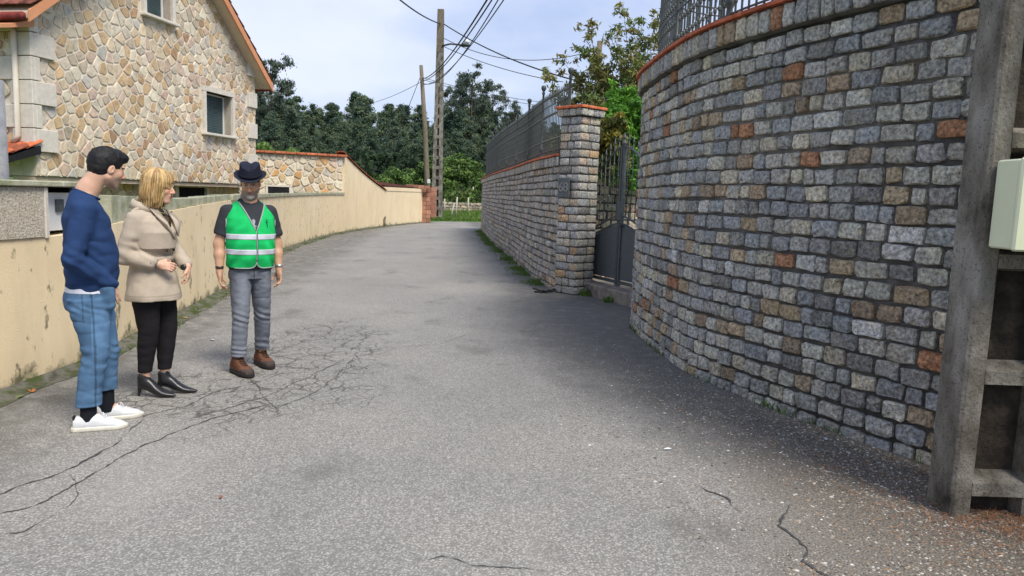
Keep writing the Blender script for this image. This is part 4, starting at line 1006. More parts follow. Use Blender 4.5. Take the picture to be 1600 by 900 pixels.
V, F, T = leaves(cs, rs, 70, .18, r, [(.07, .13, .03), (.10, .17, .04), (.06, .10, .03), (.13, .17, .05)], 1.6, .5)
setp(obj('hedgerow', V, F, M_leaf, None, False, T), 'green hedges and vines on the terraces below the wood', 'hedge', None, 'stuff')
# meadow: grass blades
def blades(pts, h, w, r, tints, lean=.35):
    n = len(pts); p = np.asarray(pts, float); a = r.uniform(0, 6.28, n); hh = h*(.5+r.random(n)); d = np.stack([np.cos(a), np.sin(a), 0*a], 1); ww = w*(.6+.8*r.random((n, 1)))
    l = r.normal(size=(n, 2))*lean; tip = p+np.stack([l[:, 0]*hh, l[:, 1]*hh, hh], 1); mid = p+np.stack([l[:, 0]*hh*.3, l[:, 1]*hh*.3, hh*.55], 1)
    V = np.stack([p-d*ww, p+d*ww, mid+d*ww*.6, tip, mid-d*ww*.6], 1).reshape(-1, 3)
    i = np.arange(n)[:, None]*5; F = np.vstack([i+np.array([0, 1, 2, 4])])
    F2 = np.hstack([i+4, i+2, i+3]); T = np.repeat(np.asarray(tints)[r.integers(0, len(tints), n)]*(.7+.6*r.random((n, 1))), 5, 0)
    Fs = [tuple(q) for q in F.tolist()]+[tuple(q) for q in F2.tolist()]
    return V, Fs, T
GR = [(.10, .20, .03), (.15, .26, .045), (.08, .15, .03), (.20, .26, .08)]
r = np.random.default_rng(12); pts = []
for i in range(26000):
    x = r.uniform(-9, 3); y = 43.2+(r.random()**1.5)*14
    if y < 44.7 and x > -4: y = 44.9+r.random()
    if y < 44.6+.08*x+.4 and x > -5: y += 1
    pts.append((x, y, hgt(x, y)))
V, F, T = blades(pts, .16, .022, r, GR)
setp(obj('meadow_grass', V, F, M_leaf, None, False, T), 'bright grass of the field at the bend', 'grass', None, 'stuff')
# terrace wall, vineyard stakes
tw = thing('terrace_wall', 'low ruined fieldstone terrace wall across the meadow', 'wall', (-3.5, 53, hgt(-3.5, 53)))
its = []; TP = Path([(-8, 54.5), (-4, 54), (0, 54.2), (5, 54.8)], 4)
mb = MB(); wall_body(mb, TP, -1, .4, -.1, lambda t: hgt(-3, 54)+.55, 12); mb.build('core', M_conc, tw)
its = course_wall(TP, -1, [hgt(-3, 54)-.3+i*.22 for i in range(4)], .22, .42, .06, 0, TP.L, [((.42, .38, .30), 3), ((.3, .27, .22), 2), ((.5, .4, .3), 1)], .03, r4); emit_stones(its, tw, M_stone)
M_stake = mat('pale_stake', [(.35, .31, .25), (.5, .46, .38)], .9, 9)
for i, (x, y, h, ln, lab) in enumerate(((-3.85, 49.0, 1.35, .03, 'tallest pale stake standing in the meadow right of the taller pole'), (-4.12, 49.0, .95, .12, 'short leaning pale stake propped beside the tallest one'), (-3.3, 52.5, 1.1, 0, 'pale post in front of the terrace wall'), (-2.3, 52.5, 1.0, 0, 'pale post at the right end of the terrace wall'),
        (-5.0, 52.8, 1.0, 0, 'pale post at the left end of the terrace wall'), (-3.4, 60, 1.2, 0, 'thin pale post on the slope above the terrace wall'))):
    z = hgt(x, y); o = MB().tube([(x-ln, y, z-.1), (x+ln, y, z+h)], [.065, .05], 7).build('stake', M_stake, None, True); setp(o, lab, 'stake', 'stakes in the meadow')

# shrubs behind the gate
def stem_shrub(name, x, y, z0, stems, leafsz, tints, label, seed, per=26, crad=.16, spread=(0, 0), sr=.012, cat='shrub'):
    r = np.random.default_rng(seed); th = thing(name, label, cat, (x, y, z0)); tb = MB(); cs = []; rs = []
    for (ex, ey, ez, bend) in stems:
        b = np.array([x+r.normal()*.15, y+r.normal()*.15, z0]); e = np.array([ex, ey, ez]); m = (b+e)/2+np.array([bend, 0, .35]); P = []
        for t in np.linspace(0, 1, 12): P.append((1-t)**2*b+2*t*(1-t)*m+t*t*e)
        tb.tube(P, list(np.linspace(sr, .004, 12)), 5)
        for t, p in zip(np.linspace(0, 1, 12)[3:], P[3:]):
            for _ in range(6 if t < .8 else 4): cs.append(p+r.normal(size=3)*crad*(1.5-t)); rs.append(crad*(1.3-.6*t))
    V, F, T = leaves(cs, rs, per, leafsz, r, tints, 3.0, .1)
    obj('foliage', V, F, M_leaf, th, False, T); tb.build('stem', M_bark, th, True); return th
rs_ = random.Random(77)
st_ = []
for (px, py) in ((845, 118), (868, 100), (905, 50), (915, 95), (958, 28), (985, 34), (940, 60), (900, 85), (1000, 70), (1010, 25), (975, 80), (880, 140), (1025, 60), (930, 110), (895, 130), (960, 100), (1040, 90), (990, 120)):
    Y = rs_.uniform(15.6, 17.2); x = (px-804)/FPX*Y; st_.append((x, Y, (306-py)/FPX*Y+EYE, rs_.uniform(-.2, .5)))
stem_shrub('arching_shrub', 2.3, 16.4, 1.6, st_, .040, [(.20, .24, .07), (.15, .21, .07), (.28, .27, .09), (.24, .22, .08)], 'tall loose olive green shrub with arching stems behind the gate pillar', 5, 24, .19)
st_ = []
for i in range(34):
    px = rs_.uniform(948, 1015); py = rs_.uniform(142, 225); Y = rs_.uniform(13.9, 14.7); st_.append(((px-804)/FPX*Y, Y, (306-py)/FPX*Y+EYE, rs_.uniform(-.1, .1)))
stem_shrub('green_bush', 2.2, 14.4, 2.0, st_, .034, [(.14, .34, .04), (.18, .42, .05), (.10, .26, .04)], 'dense bright green bush rising above the inner wall by the gate', 6, 52, .15)
st_ = []
for i in range(14):
    px = rs_.uniform(925, 965); py = rs_.uniform(182, 232); Y = rs_.uniform(13.6, 14.3); st_.append(((px-804)/FPX*Y, Y, (306-py)/FPX*Y+EYE, rs_.uniform(-.1, .1)))
stem_shrub('yellow_shrub', 1.75, 14.0, 2.1, st_, .034, [(.30, .26, .05), (.18, .20, .05), (.12, .14, .04)], 'small yellowing shrub between the pillar and the bright green bush', 9, 36, .10)
wp = MB().tube([(1.70, 17, 1.5), (1.78, 17, 5.1)], [.07, .06], 8).build('wooden_post', M_wood, None, True); setp(wp, 'brown wooden post standing inside the arching shrub', 'post')
# foliage seen between the far railings
st_ = []
for i in range(46):
    y = rs_.uniform(15, 33); t = float(np.interp(y, FW.Q[:, 1], FW.s)); p = FW.at(t)[:2]-FW.nor(t, 1)*rs_.uniform(.5, 1.3); st_.append((p[0], p[1], FT+.25+rs_.uniform(0, .75)))
r = np.random.default_rng(31); V, F, T = leaves(st_, [.34]*len(st_), 120, .07, r, [(.05, .09, .03), (.08, .12, .04), (.11, .14, .05)], 1.8, .3)
setp(obj('garden_foliage', V, F, M_leaf, None, False, T), 'dim green foliage behind the railing of the long wall', 'foliage', None, 'stuff')
# weeds, gutter grass, verge
def tuft_line(path, side, t0, t1, n, h, off, name, label, tints, seed, w=.004, patchy=True):
    r = np.random.default_rng(seed); pts = []
    for i in range(n):
        t = r.uniform(t0, t1)
        if patchy and math.sin(t*2.3)+math.sin(t*5.1+1)+r.normal()*.5 < .1: continue
        p = path.at(t)[:2]+path.nor(t, side)*abs(r.normal()*off); pts.append((*p, 0))
    V, F, T = blades(pts, h, w, r, tints, .5); setp(obj(name, V, F, M_leaf, None, False, T), label, 'weeds', None, 'stuff')
tuft_line(FW, 1, .8, tE, 15000, .075, .16, 'verge_grass', 'grass and weeds along the foot of the long wall', GR, 41)
tuft_line(CW, -1, arc_of(CW, 6.8), arc_of(CW, 34), 15000, .028, .11, 'gutter_moss', 'moss and small weeds in the gutter by the cream wall', [(.08, .13, .02), (.14, .18, .04), (.05, .08, .02)], 43)
tuft_line(BW, -1, 1.6, tN-1.0, 1300, .05, .035, 'wall_foot_weeds', 'sparse weeds at the foot of the tall curved wall', GR, 44)
def tuft(name, label, x, y, z, n, h, spread, seed, w=.004, tints=GR, lean=.35):
    r = np.random.default_rng(seed); pts = [(x+r.normal()*spread, y+r.normal()*spread, z) for _ in range(n)]
    V, F, T = blades(pts, h, w, r, tints, lean); o = obj(name, V, F, M_leaf, None, False, T); setp(o, label, 'weed'); return o
gx, gy = g(1236, 640); tuft('grass_tuft', 'tall thin grass tuft growing at the foot of the curved cobble wall', gx-.02, gy-.0, 0, 70, .15, .028, 51)
gx, gy = g(1078, 576); tuft('grass_tuft', 'small grass tuft at the foot of the curved wall nearer the gate', gx, gy, 0, 40, .09, .03, 52)
q = gtp(.62, 0, .36); tuft('weed_clump', 'green weed clump against the concrete step, left one', q[0], q[1], .0, 120, .10, .06, 53, .008)
q = gtp(1.35, 0, .36); tuft('weed_clump', 'green weed clump against the concrete step, right one', q[0], q[1], .0, 90, .08, .05, 54, .008)
# gravel, leaf litter and pine needles in the corner by the pole
r = random.Random(61); mb = MB()
def pebble(x, y, s, t):
    V = []; a = r.uniform(0, 6.28); sx = s*r.uniform(.7, 1.3)
    for k in range(5): th = a+k*2*math.pi/5; V.append((x+math.cos(th)*sx*r.uniform(.8, 1.2), y+math.sin(th)*s*r.uniform(.7, 1.1), 0))
    V.append((x, y, s*.55)); mb.add(V, [(k, (k+1) % 5, 5) for k in range(5)], t)
PB = [((.30, .27, .22), 5), ((.18, .15, .12), 6), ((.42, .39, .34), 3), ((.26, .17, .10), 3), ((.09, .08, .07), 6), ((.55, .53, .5), 1)]
for i in range(17000):
    y = 2.7+abs(r.gauss(0, 2.3)); wl_ = max(4.5-.42*y, 1.9-.04*y)
    if y > 10.5: continue
    x = wl_-abs(r.gauss(0, .62)) if y > 3.2 else r.uniform(1.2, 3.4)
    if r.random() < .2: x = wl_-r.uniform(0, 2.2)
    if y > 6 and r.random() < .35: continue
    if x < .3: continue
    pebble(x, y, r.uniform(.0035, .0075)*(1.7 if r.random() < .12 else 1), pick(PB, r))
mb.build('gravel', M_pebble, None, False, True, kind='stuff', label='loose grit and gravel in the corner by the concrete pole')
mb = MB()
for i in range(1500):
    if i % 3: x, y = r.gauss(2.78, .28), r.gauss(3.62, .13)
    else: x, y = r.uniform(1.9, 3.2), r.uniform(3.1, 4.6)
    a = r.uniform(0, 3.14); l = r.uniform(.03, .09); z = .006+r.random()*.02*(1 if i % 3 else .3); b = r.uniform(-.02, .02); w = .0012
    d = np.array([math.cos(a), math.sin(a)]); n_ = np.array([-d[1], d[0]]); p0 = np.array([x, y])-d*l/2; p1 = np.array([x, y])+d*l/2; m_ = np.array([x, y])+n_*b
    mb.add([(*(p0-n_*w), z), (*(p0+n_*w), z), (*(m_+n_*w), z+.006), (*(m_-n_*w), z+.006), (*(p1+n_*w), z), (*(p1-n_*w), z)], [(0, 1, 2, 3), (3, 2, 4, 5)], pick([((.34, .15, .07), 4), ((.22, .11, .06), 3), ((.42, .25, .12), 1)], r))
mb.build('pine_needles', M_pebble, None, False, True, kind='stuff', label='reddish dry pine needles heaped at the base of the concrete pole')
def leaf_obj(px, py, s, col, lab, cat='leaf', nm='fallen_leaf'):
    x, y = g(px, py); a = rt.uniform(0, 6); pts = [(1, 0, .3), (.4, .45, .9), (-.5, .4, .5), (-1, 0, .2), (-.45, -.42, .8), (.5, -.4, .6)]
    V = [(x+(math.cos(a)*u-math.sin(a)*v)*s, y+(math.sin(a)*u+math.cos(a)*v)*s, .006+w*s*.25) for u, v, w in pts]+[(x, y, .006)]
    V += [(v[0], v[1], v[2]-.002) for v in V]; F = [(i, (i+1) % 6, 6) for i in range(6)]+[(7+(i+1) % 6, 7+i, 13) for i in range(6)]+[(i, 7+i, 7+(i+1) % 6, (i+1) % 6) for i in range(6)]
    setp(obj(nm, V, F, M_pebble, None, False, col), lab, cat)
leaf_obj(50, 612, .055, (.42, .17, .06), 'orange brown fallen leaf at the foot of the cream wall behind the man in blue')
leaf_obj(30, 622, .045, (.16, .2, .06), 'greenish fallen leaf left of the orange brown one')
leaf_obj(290, 498, .05, (.38, .2, .12), 'brown fallen leaf in the gutter behind the woman')
leaf_obj(332, 532, .04, (.42, .44, .46), 'pale scrap lying on the road behind the man in the green vest', 'litter', 'paper_scrap')
leaf_obj(1043, 703, .028, (.66, .70, .75), 'white paper scrap on the road nearest the camera', 'litter', 'paper_scrap')
leaf_obj(1290, 687, .03, (.5, .54, .58), 'pale scrap on the gravel by the curved wall', 'litter', 'paper_scrap')
leaf_obj(345, 778, .02, (.3, .12, .07), 'small red brown leaf on the asphalt in the foreground')
q = gtp(.78, 0, .5); 
x, y = g(850, 457); hb = MB()
for i in range(12): a = rt.uniform(0, 6.28); hb.tube([(x+.16*math.cos(a)*rt.random(), y+.1*math.sin(a)*rt.random(), .01), (x+.2*math.cos(a+.6), y+.14*math.sin(a+.6), rt.uniform(.01, .07))], .014, 5)
setp(hb.build('debris_heap', M_cable, None, True), 'dark wet debris heap at the foot of the wall left of the pillar', 'debris')

# ------------------------------------------------------------------ poles and wires
tp_ = thing('lattice_pole', 'tall weathered concrete pole with ladder like openings at the bend, carrying the street lamp', 'pole', (-4.83, 46, .05))
bx, by, HT = -4.83, 46.0, 12.55
def at_(z): return bx-.012*z*0+0.0
mb = MB()
for sx in (-1, 1):
    V = []; 
    for z in (0, 4, 8, HT-.0):
        w = .34-.012*z; c = bx+sx*(w-.11); 
        V += [(c-.11, by-.16, z), (c+.11, by-.16, z), (c+.11, by+.16, z), (c-.11, by+.16, z)]
    F = [(i*4+k, i*4+(k+1) % 4, i*4+4+(k+1) % 4, i*4+4+k) for i in range(3) for k in range(4)]+[(3, 2, 1, 0), (12, 13, 14, 15)]
    obj('flange', V, F, M_conc, tp_)
for i in range(17):
    z = .1+i*.62; w = .34-.012*z; MB().box((bx, by, z), (max(.02, 2*w-.43), .3, .2)).build('cross_rib', M_conc, tp_)
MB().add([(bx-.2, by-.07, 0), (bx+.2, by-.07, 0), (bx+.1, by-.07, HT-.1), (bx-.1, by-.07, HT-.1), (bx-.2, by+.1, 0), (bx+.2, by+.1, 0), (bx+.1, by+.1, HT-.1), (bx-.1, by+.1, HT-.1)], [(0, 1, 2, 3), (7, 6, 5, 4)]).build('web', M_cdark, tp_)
MB().box((bx, by, HT-1.2), (.37, .34, 2.5)).build('head', M_wood, tp_)
sl_ = thing('street_lamp', 'small street lamp on a short arm fixed to the taller pole', 'street lamp', (-4.6, 45.8, 10.6))
MB().tube([(-4.7, 45.8, 10.45), (-4.2, 45.8, 10.58), (-3.6, 45.8, 10.55)], .055, 6).build('arm', M_iron, sl_, True)
MB().lathe((-3.3, 45.8, 10.45), [(.08, .0), (.3, .03), (.32, .10), (.18, .18), (.02, .2)], 10).build('hood', M_iron, sl_, True); MB().lathe((-3.2, 45.8, 10.62), [(.04, -.0), (.16, .05), (.16, .16), (.04, .26)], 10).build('lamp_globe', M_lamp, sl_, True)
wpole = thing('wooden_pole', 'slimmer leaning wooden pole left of the taller pole', 'pole', (-6.75, 58, .6))
def P3(px, py, Y):
    d = cF+cR*(px-800)/FPX+cU*(450-py)/FPX; d = d*(Y/d[1]); return (d[0], d[1], d[2]+EYE)
b0 = P3(668, 300, 58); b1 = P3(658, 102, 58)
ext = np.array(b0)+(np.array(b0)-np.array(b1))*.12
MB().tube([ext, b0, (np.array(b0)*.5+np.array(b1)*.5)+np.array([.06, 0, 0]), b1], [.24, .22, .19, .14], 9).build('shaft', M_wood, wpole, True)
MB().box((P3(670, 283, 57.6)), (.22, .06, .3)).build('plate', M_white, wpole)
def wire(pts, r_, label, sag=0.0, n=24, group='overhead wires'):
    P = [np.array(P3(*p), float) for p in pts]; out = []
    for a, b in zip(P, P[1:]):
        for i in range(n): t = i/n; out.append(a*(1-t)+b*t+np.array([0, 0, -4*sag*t*(1-t)]))
    out.append(P[-1]); o = MB().tube(out, r_, 5).build('overhead_wire', M_cable, None, True); setp(o, label, 'wire', group)
wire([(560, -60, 26), (688, 37, 45.9)], .035, 'thick wire from the top of the taller pole up to the left', .3)
wire([(694, 38, 45.9), (1020, 150, 30)], .035, 'thick wire sagging from the top of the taller pole down to the right', .6)
wire([(694, 60, 45.9), (905, 85, 40)], .02, 'thin wire from the taller pole to the shrub on the right, uppermost thin one', .7)
wire([(694, 73, 45.9), (880, 128, 40)], .02, 'thin wire from beside the lamp falling to the right', .25)
wire([(660, 123, 57.8), (770, -15, 22)], .03, 'steep overhead wire from the wooden pole, leftmost of four', .55)
wire([(661, 126, 57.8), (778, -15, 22)], .025, 'steep overhead wire from the wooden pole, second of four', .55)
wire([(661, 130, 57.8), (787, -15, 22)], .02, 'steep overhead wire from the wooden pole, third of four', .9)
wire([(661, 132, 57.8), (797, -15, 22)], .02, 'steep overhead wire from the wooden pole, rightmost of four', .7)
wire([(660, 121, 57.8), (850, 160, 60)], .02, 'thin wire running right from the wooden pole, upper of two', .2)
wire([(660, 124, 57.8), (850, 166, 60)], .02, 'thin wire running right from the wooden pole, lower of two', .2)
wire([(658, 128, 57.8), (560, 165, 80)], .02, 'thin wire running left from the wooden pole over the trees', .3)
wire([(656, 122, 57.8), (590, 285, 57)], .025, 'stay wire slanting down to the left from the wooden pole', .1)

# ------------------------------------------------------------------ people: signed distance bodies and clothes turned into one mesh each
class Field:
    def __init__(s, lo, hi, h):
        s.lo = np.array(lo, float); s.h = h; s.n = np.ceil((np.array(hi)-s.lo)/h).astype(int)+1; s.F = np.full(s.n, 9., np.float32)
        s.ax = [s.lo[i]+h*np.arange(s.n[i]) for i in range(3)]
    def region(s, lo, hi, m):
        a = np.maximum(((np.array(lo)-m-s.lo)/s.h).astype(int), 0); b = np.minimum(((np.array(hi)+m-s.lo)/s.h).astype(int)+2, s.n)
        if (b <= a).any(): return None
        sl = tuple(slice(a[i], b[i]) for i in range(3)); X, Y, Z = np.meshgrid(*[s.ax[i][sl[i]] for i in range(3)], indexing='ij', sparse=True)
        return sl, X, Y, Z
    def put(s, sl, d, k, op='add'):
        f = s.F[sl]; d = d.astype(np.float32)
        if op == 'add':
            if k > 0:
                h = np.clip(.5+.5*(f-d)/k, 0, 1); s.F[sl] = f*(1-h)+d*h-k*h*(1-h)
            else: s.F[sl] = np.minimum(f, d)
        elif op == 'sub':
            if k > 0: h = np.clip(.5-.5*(f+d)/k, 0, 1); s.F[sl] = f*(1-h)-d*h+k*h*(1-h)
            else: s.F[sl] = np.maximum(f, -d)
        elif op == 'and': s.F[sl] = np.maximum(f, d)
    def cone(s, a, b, ra, rb, k=.015, op='add'):
        a = np.array(a, float); b = np.array(b, float); R = max(ra, rb)
        q = s.region(np.minimum(a, b)-R, np.maximum(a, b)+R, k+2.5*s.h)
        if q is None: return
        sl, X, Y, Z = q; d = b-a; L2 = d@d+1e-12
        t = np.clip(((X-a[0])*d[0]+(Y-a[1])*d[1]+(Z-a[2])*d[2])/L2, 0, 1)
        D = np.sqrt((X-a[0]-t*d[0])**2+(Y-a[1]-t*d[1])**2+(Z-a[2]-t*d[2])**2)-(ra+(rb-ra)*t)
        s.put(sl, D, k, op)
    def chain(s, pts, rs, k=.015):
        for i in range(len(pts)-1): s.cone(pts[i], pts[i+1], rs[i], rs[i+1], k)
    def ell(s, c, r, M=None, k=.012, op='add'):
        c = np.array(c, float); r = np.array(r, float); M = np.eye(3) if M is None else np.array(M); R = r.max()
        q = s.region(c-R, c+R, k+2.5*s.h)
        if q is None: return
        sl, X, Y, Z = q; x, y, z = X-c[0], Y-c[1], Z-c[2]
        u = [(x*M[0, i]+y*M[1, i]+z*M[2, i]) for i in range(3)]
        k0 = np.sqrt(sum((u[i]/r[i])**2 for i in range(3))); k1 = np.sqrt(sum((u[i]/r[i]**2)**2 for i in range(3)))+1e-6
        s.put(sl, k0*(k0-1)/k1, k, op)
    def loft(s, tab, k=.02, yaw=0., axis=2, pw=2.0, op='add', clipz=None, grow=0.):
        """tab rows: (t, c1, c2, r1, r2) along axis t with centre c1,c2 and radii r1,r2 in the two other axes"""
        T = np.array(tab, float); T = T[np.argsort(T[:, 0])]; o = [i for i in range(3) if i != axis]; R = T[:, 3:5].max()+grow
        lo = np.zeros(3); hi = np.zeros(3); lo[axis], hi[axis] = T[0, 0], T[-1, 0]
        for j in (0, 1): lo[o[j]] = T[:, 1+j].min()-R; hi[o[j]] = T[:, 1+j].max()+R
        q = s.region(lo, hi, k+2.5*s.h)
        if q is None: return
        sl, X, Y, Z = q; P = [X, Y, Z]; t = P[axis]; it = lambda c: np.interp(t.ravel(), T[:, 0], T[:, c]).reshape(t.shape)
        a = P[o[0]]-it(1); b = P[o[1]]-it(2)
        if yaw: a, b = a*math.cos(yaw)+b*math.sin(yaw), -a*math.sin(yaw)+b*math.cos(yaw)
        r1 = it(3)+grow; r2 = it(4)+grow; e = (np.abs(a/r1)**pw+np.abs(b/r2)**pw)**(1/pw)
        D = (e-1)*np.minimum(r1, r2); D = np.maximum(D, np.maximum(T[0, 0]-t, t-T[-1, 0])); s.put(sl, D, k, op)
    def half(s, n, d, op='and'):               # keep n.p <= d
        X, Y, Z = np.meshgrid(*s.ax, indexing='ij', sparse=True); D = (X*n[0]+Y*n[1]+Z*n[2]-d).astype(np.float32); s.F = np.maximum(s.F, D)
    def wrinkle(s, amp, fr, seed, warp=.0):
        idx = np.argwhere(np.abs(s.F) < 3*s.h+amp)
        p = s.lo+idx*s.h; v = vnoise(p*np.array(fr), seed)+.5*vnoise(p*np.array(fr)*2.1+7, seed+1)
        s.F[tuple(idx.T)] += (amp*(1-2*np.abs(v)*1.2)).astype(np.float32)
    def wrinkle_fn(s, fn, w=.02):
        idx = np.argwhere(np.abs(s.F) < 3*s.h+w); p = s.lo+idx*s.h; s.F[tuple(idx.T)] += fn(p).astype(np.float32)
    def nets(s):
        F = s.F; ins = F < 0; n = F.shape; c = np.zeros(tuple(q-1 for q in n), np.int8)
        for i in (0, 1):
            for j in (0, 1):
                for k in (0, 1): c += ins[i:n[0]-1+i, j:n[1]-1+j, k:n[2]-1+k]
        cell = np.argwhere((c > 0) & (c < 8)); vid = np.full(c.shape, -1, np.int32); vid[tuple(cell.T)] = np.arange(len(cell))
        acc = np.zeros((len(cell), 3)); cnt = np.zeros(len(cell)); E = []
        for i in (0, 1):
            for j in (0, 1): E += [((0, i, j), (1, i, j)), ((i, 0, j), (i, 1, j)), ((i, j, 0), (i, j, 1))]
        for a, b in E:
            fa = F[tuple((cell+a).T)]; fb = F[tuple((cell+b).T)]; m = (fa < 0) != (fb < 0); t = np.where(m, fa/(fa-fb+1e-12*(~m)+0), 0)
            t = np.nan_to_num(t); p = np.array(a)+(np.array(b)-np.array(a))*t[:, None]; acc += p*m[:, None]; cnt += m
        V = s.lo+(cell+acc/cnt[:, None])*s.h; Q = []
        for ax in range(3):
            o = [i for i in range(3) if i != ax]; sl0 = [slice(None)]*3; sl1 = [slice(None)]*3; sl0[ax] = slice(0, -1); sl1[ax] = slice(1, None)
            A = ins[tuple(sl0)]; B = ins[tuple(sl1)]; e = np.argwhere(A != B); e = e[(e[:, o[0]] > 0) & (e[:, o[1]] > 0) & (e[:, o[0]] < n[o[0]]-1) & (e[:, o[1]] < n[o[1]]-1)]
            fl = A[tuple(e.T)]; d0 = np.zeros(3, int); d0[o[0]] = 1; d1 = np.zeros(3, int); d1[o[1]] = 1
            q = np.stack([vid[tuple((e-d0-d1).T)], vid[tuple((e-d1).T)], vid[tuple(e.T)], vid[tuple((e-d0).T)]], 1)
            rev = fl if ax != 1 else ~fl; q[~rev] = q[~rev][:, ::-1]; Q.append(q)
        return V, np.vstack(Q)
def vnoise(p, seed):
    r = np.random.default_rng(seed); T = r.uniform(-1, 1, (32, 32, 32)); i = np.floor(p).astype(int); f = p-i; f = f*f*(3-2*f); o = 0
    for a in (0, 1):
        for b in (0, 1):
            for c in (0, 1):
                w = (f[:, 0] if a else 1-f[:, 0])*(f[:, 1] if b else 1-f[:, 1])*(f[:, 2] if c else 1-f[:, 2])
                o = o+w*T[(i[:, 0]+a) % 32, (i[:, 1]+b) % 32, (i[:, 2]+c) % 32]
    return o
def relax(V, Q, it=1):
    for _ in range(it):
        S_ = np.zeros_like(V); c = np.zeros(len(V))
        for a, b in ((0, 1), (1, 2), (2, 3), (3, 0)):
            np.add.at(S_, Q[:, a], V[Q[:, b]]); np.add.at(S_, Q[:, b], V[Q[:, a]]); np.add.at(c, Q[:, a], 1); np.add.at(c, Q[:, b], 1)
        V = V*.45+.55*S_/c[:, None]
    return V
def part(f, name, m, root, tint=None, it=1, label=None):
    V, Q = f.nets(); V = relax(V, Q, it); t = tint(V) if callable(tint) else tint
    return obj(name, V, Q, m, root, True, t, local=True, label=label)
def rotm(yaw=0, pitch=0, roll=0):
    """columns: forward, left, up of the head frame; pitch > 0 looks down"""
    cy, sy, cp, sp, cr, sr = math.cos(yaw), math.sin(yaw), math.cos(pitch), math.sin(pitch), math.cos(roll), math.sin(roll)
    Rz = np.array([[cy, -sy, 0], [sy, cy, 0], [0, 0, 1]]); Ry = np.array([[cp, 0, sp], [0, 1, 0], [-sp, 0, cp]]); Rx = np.array([[1, 0, 0], [0, cr, -sr], [0, sr, cr]])
    return Rz@Ry@Rx
M_skin = mat('skin', [(.93, .9, .88), (1.05, 1.03, 1.0)], .5, 30, 4, (.3, .7), .12, 300, True, .4, sss=.12, bdist=.002)
M_hair = mat('hair', [(.6, .6, .6), (1.25, 1.22, 1.15)], .6, 60, 4, (.3, .7), .6, 160, True, .3, stretch=(1, 1, .25), bdist=.003)
M_cloth = mat('cloth', [(.86, .86, .86), (1.08, 1.08, 1.08)], .88, 14, 6, (.3, .7), .35, 320, True, .15, bdist=.002)
M_denim = mat('denim', [(.72, .74, .78), (1.12, 1.12, 1.12)], .9, 16, 8, (.28, .72), .5, 420, True, .12, bdist=.002)
M_leather = mat('leather', [(.85, .85, .85), (1.1, 1.1, 1.1)], .35, 20, 4, (.3, .7), .1, 200, True, .5, bdist=.002)
M_matte = mat('nubuck', [(.75, .75, .75), (1.15, 1.15, 1.15)], .8, 25, 6, (.3, .7), .3, 200, True, .25, bdist=.002)
M_silver = mat('reflective_tape', [(.46, .48, .54), (.56, .58, .64)], .45, 40, 3, (.3, .7), .1, 200, spec=.6)
M_metal = mat('watch_metal', [g3(.5), g3(.62)], .25, 20, metal=.8)
def head(F, c, M, s=.94, fem=False, jaw=1.0):
    c = np.array(c); P = lambda x, y, z: c+M@(np.array([x, y, z])*s)
    E = lambda p, r, k=.012, op='add', MM=None: F.ell(P(*p), np.array(r)*s, M if MM is None else MM, k, op)
    K = lambda a, b, ra, rb, k=.012, op='add': F.cone(P(*a), P(*b), ra*s, rb*s, k, op)
    E((-.014, 0, .036), (.098, .078, .092)); E((.022, 0, -.012), (.074, .064, .092), .02)
    for y in (-1, 1):
        K((-.002, y*.050, -.052), (.060, y*.020, -.098), .024*jaw, .020, .022)
        E((.058, y*.038, -.018), (.028, .024, .026), k=.018)
    E((.074, 0, -.102), (.020, .022, .016), k=.016); E((.070, 0, -.060), (.026, .034, .034), k=.02)
    K((.079, -.034, .036), (.079, .034, .036), .015, .015, .012)
    for y in (-1, 1): E((.100, y*.031, .012), (.016, .019, .012), .012, 'sub')
    for y in (-1, 1): E((.0765, y*.031, .012), (.0145, .0165, .0135), .003)
    K((.090, 0, .024), (.112, 0, -.016), .0085, .0115, .008); E((.115, 0, -.023), (.0125, .0125, .0105), k=.006)
    for y in (-1, 1): E((.103, y*.014, -.027), (.012, .008, .008), k=.005)
    E((.0945, 0, -.0515), (.0095, .024, .0058), k=.003); E((.093, 0, -.0635), (.0095, .020, .0066), k=.003)
    for y in (-1, 1):
        Me = M@rotm(y*.30, .22, 0); E((-.006, y*.080, -.002), (.021, .0085, .033), .006, MM=Me); E((.003, y*.088, .002), (.010, .006, .018), .004, 'sub', Me)
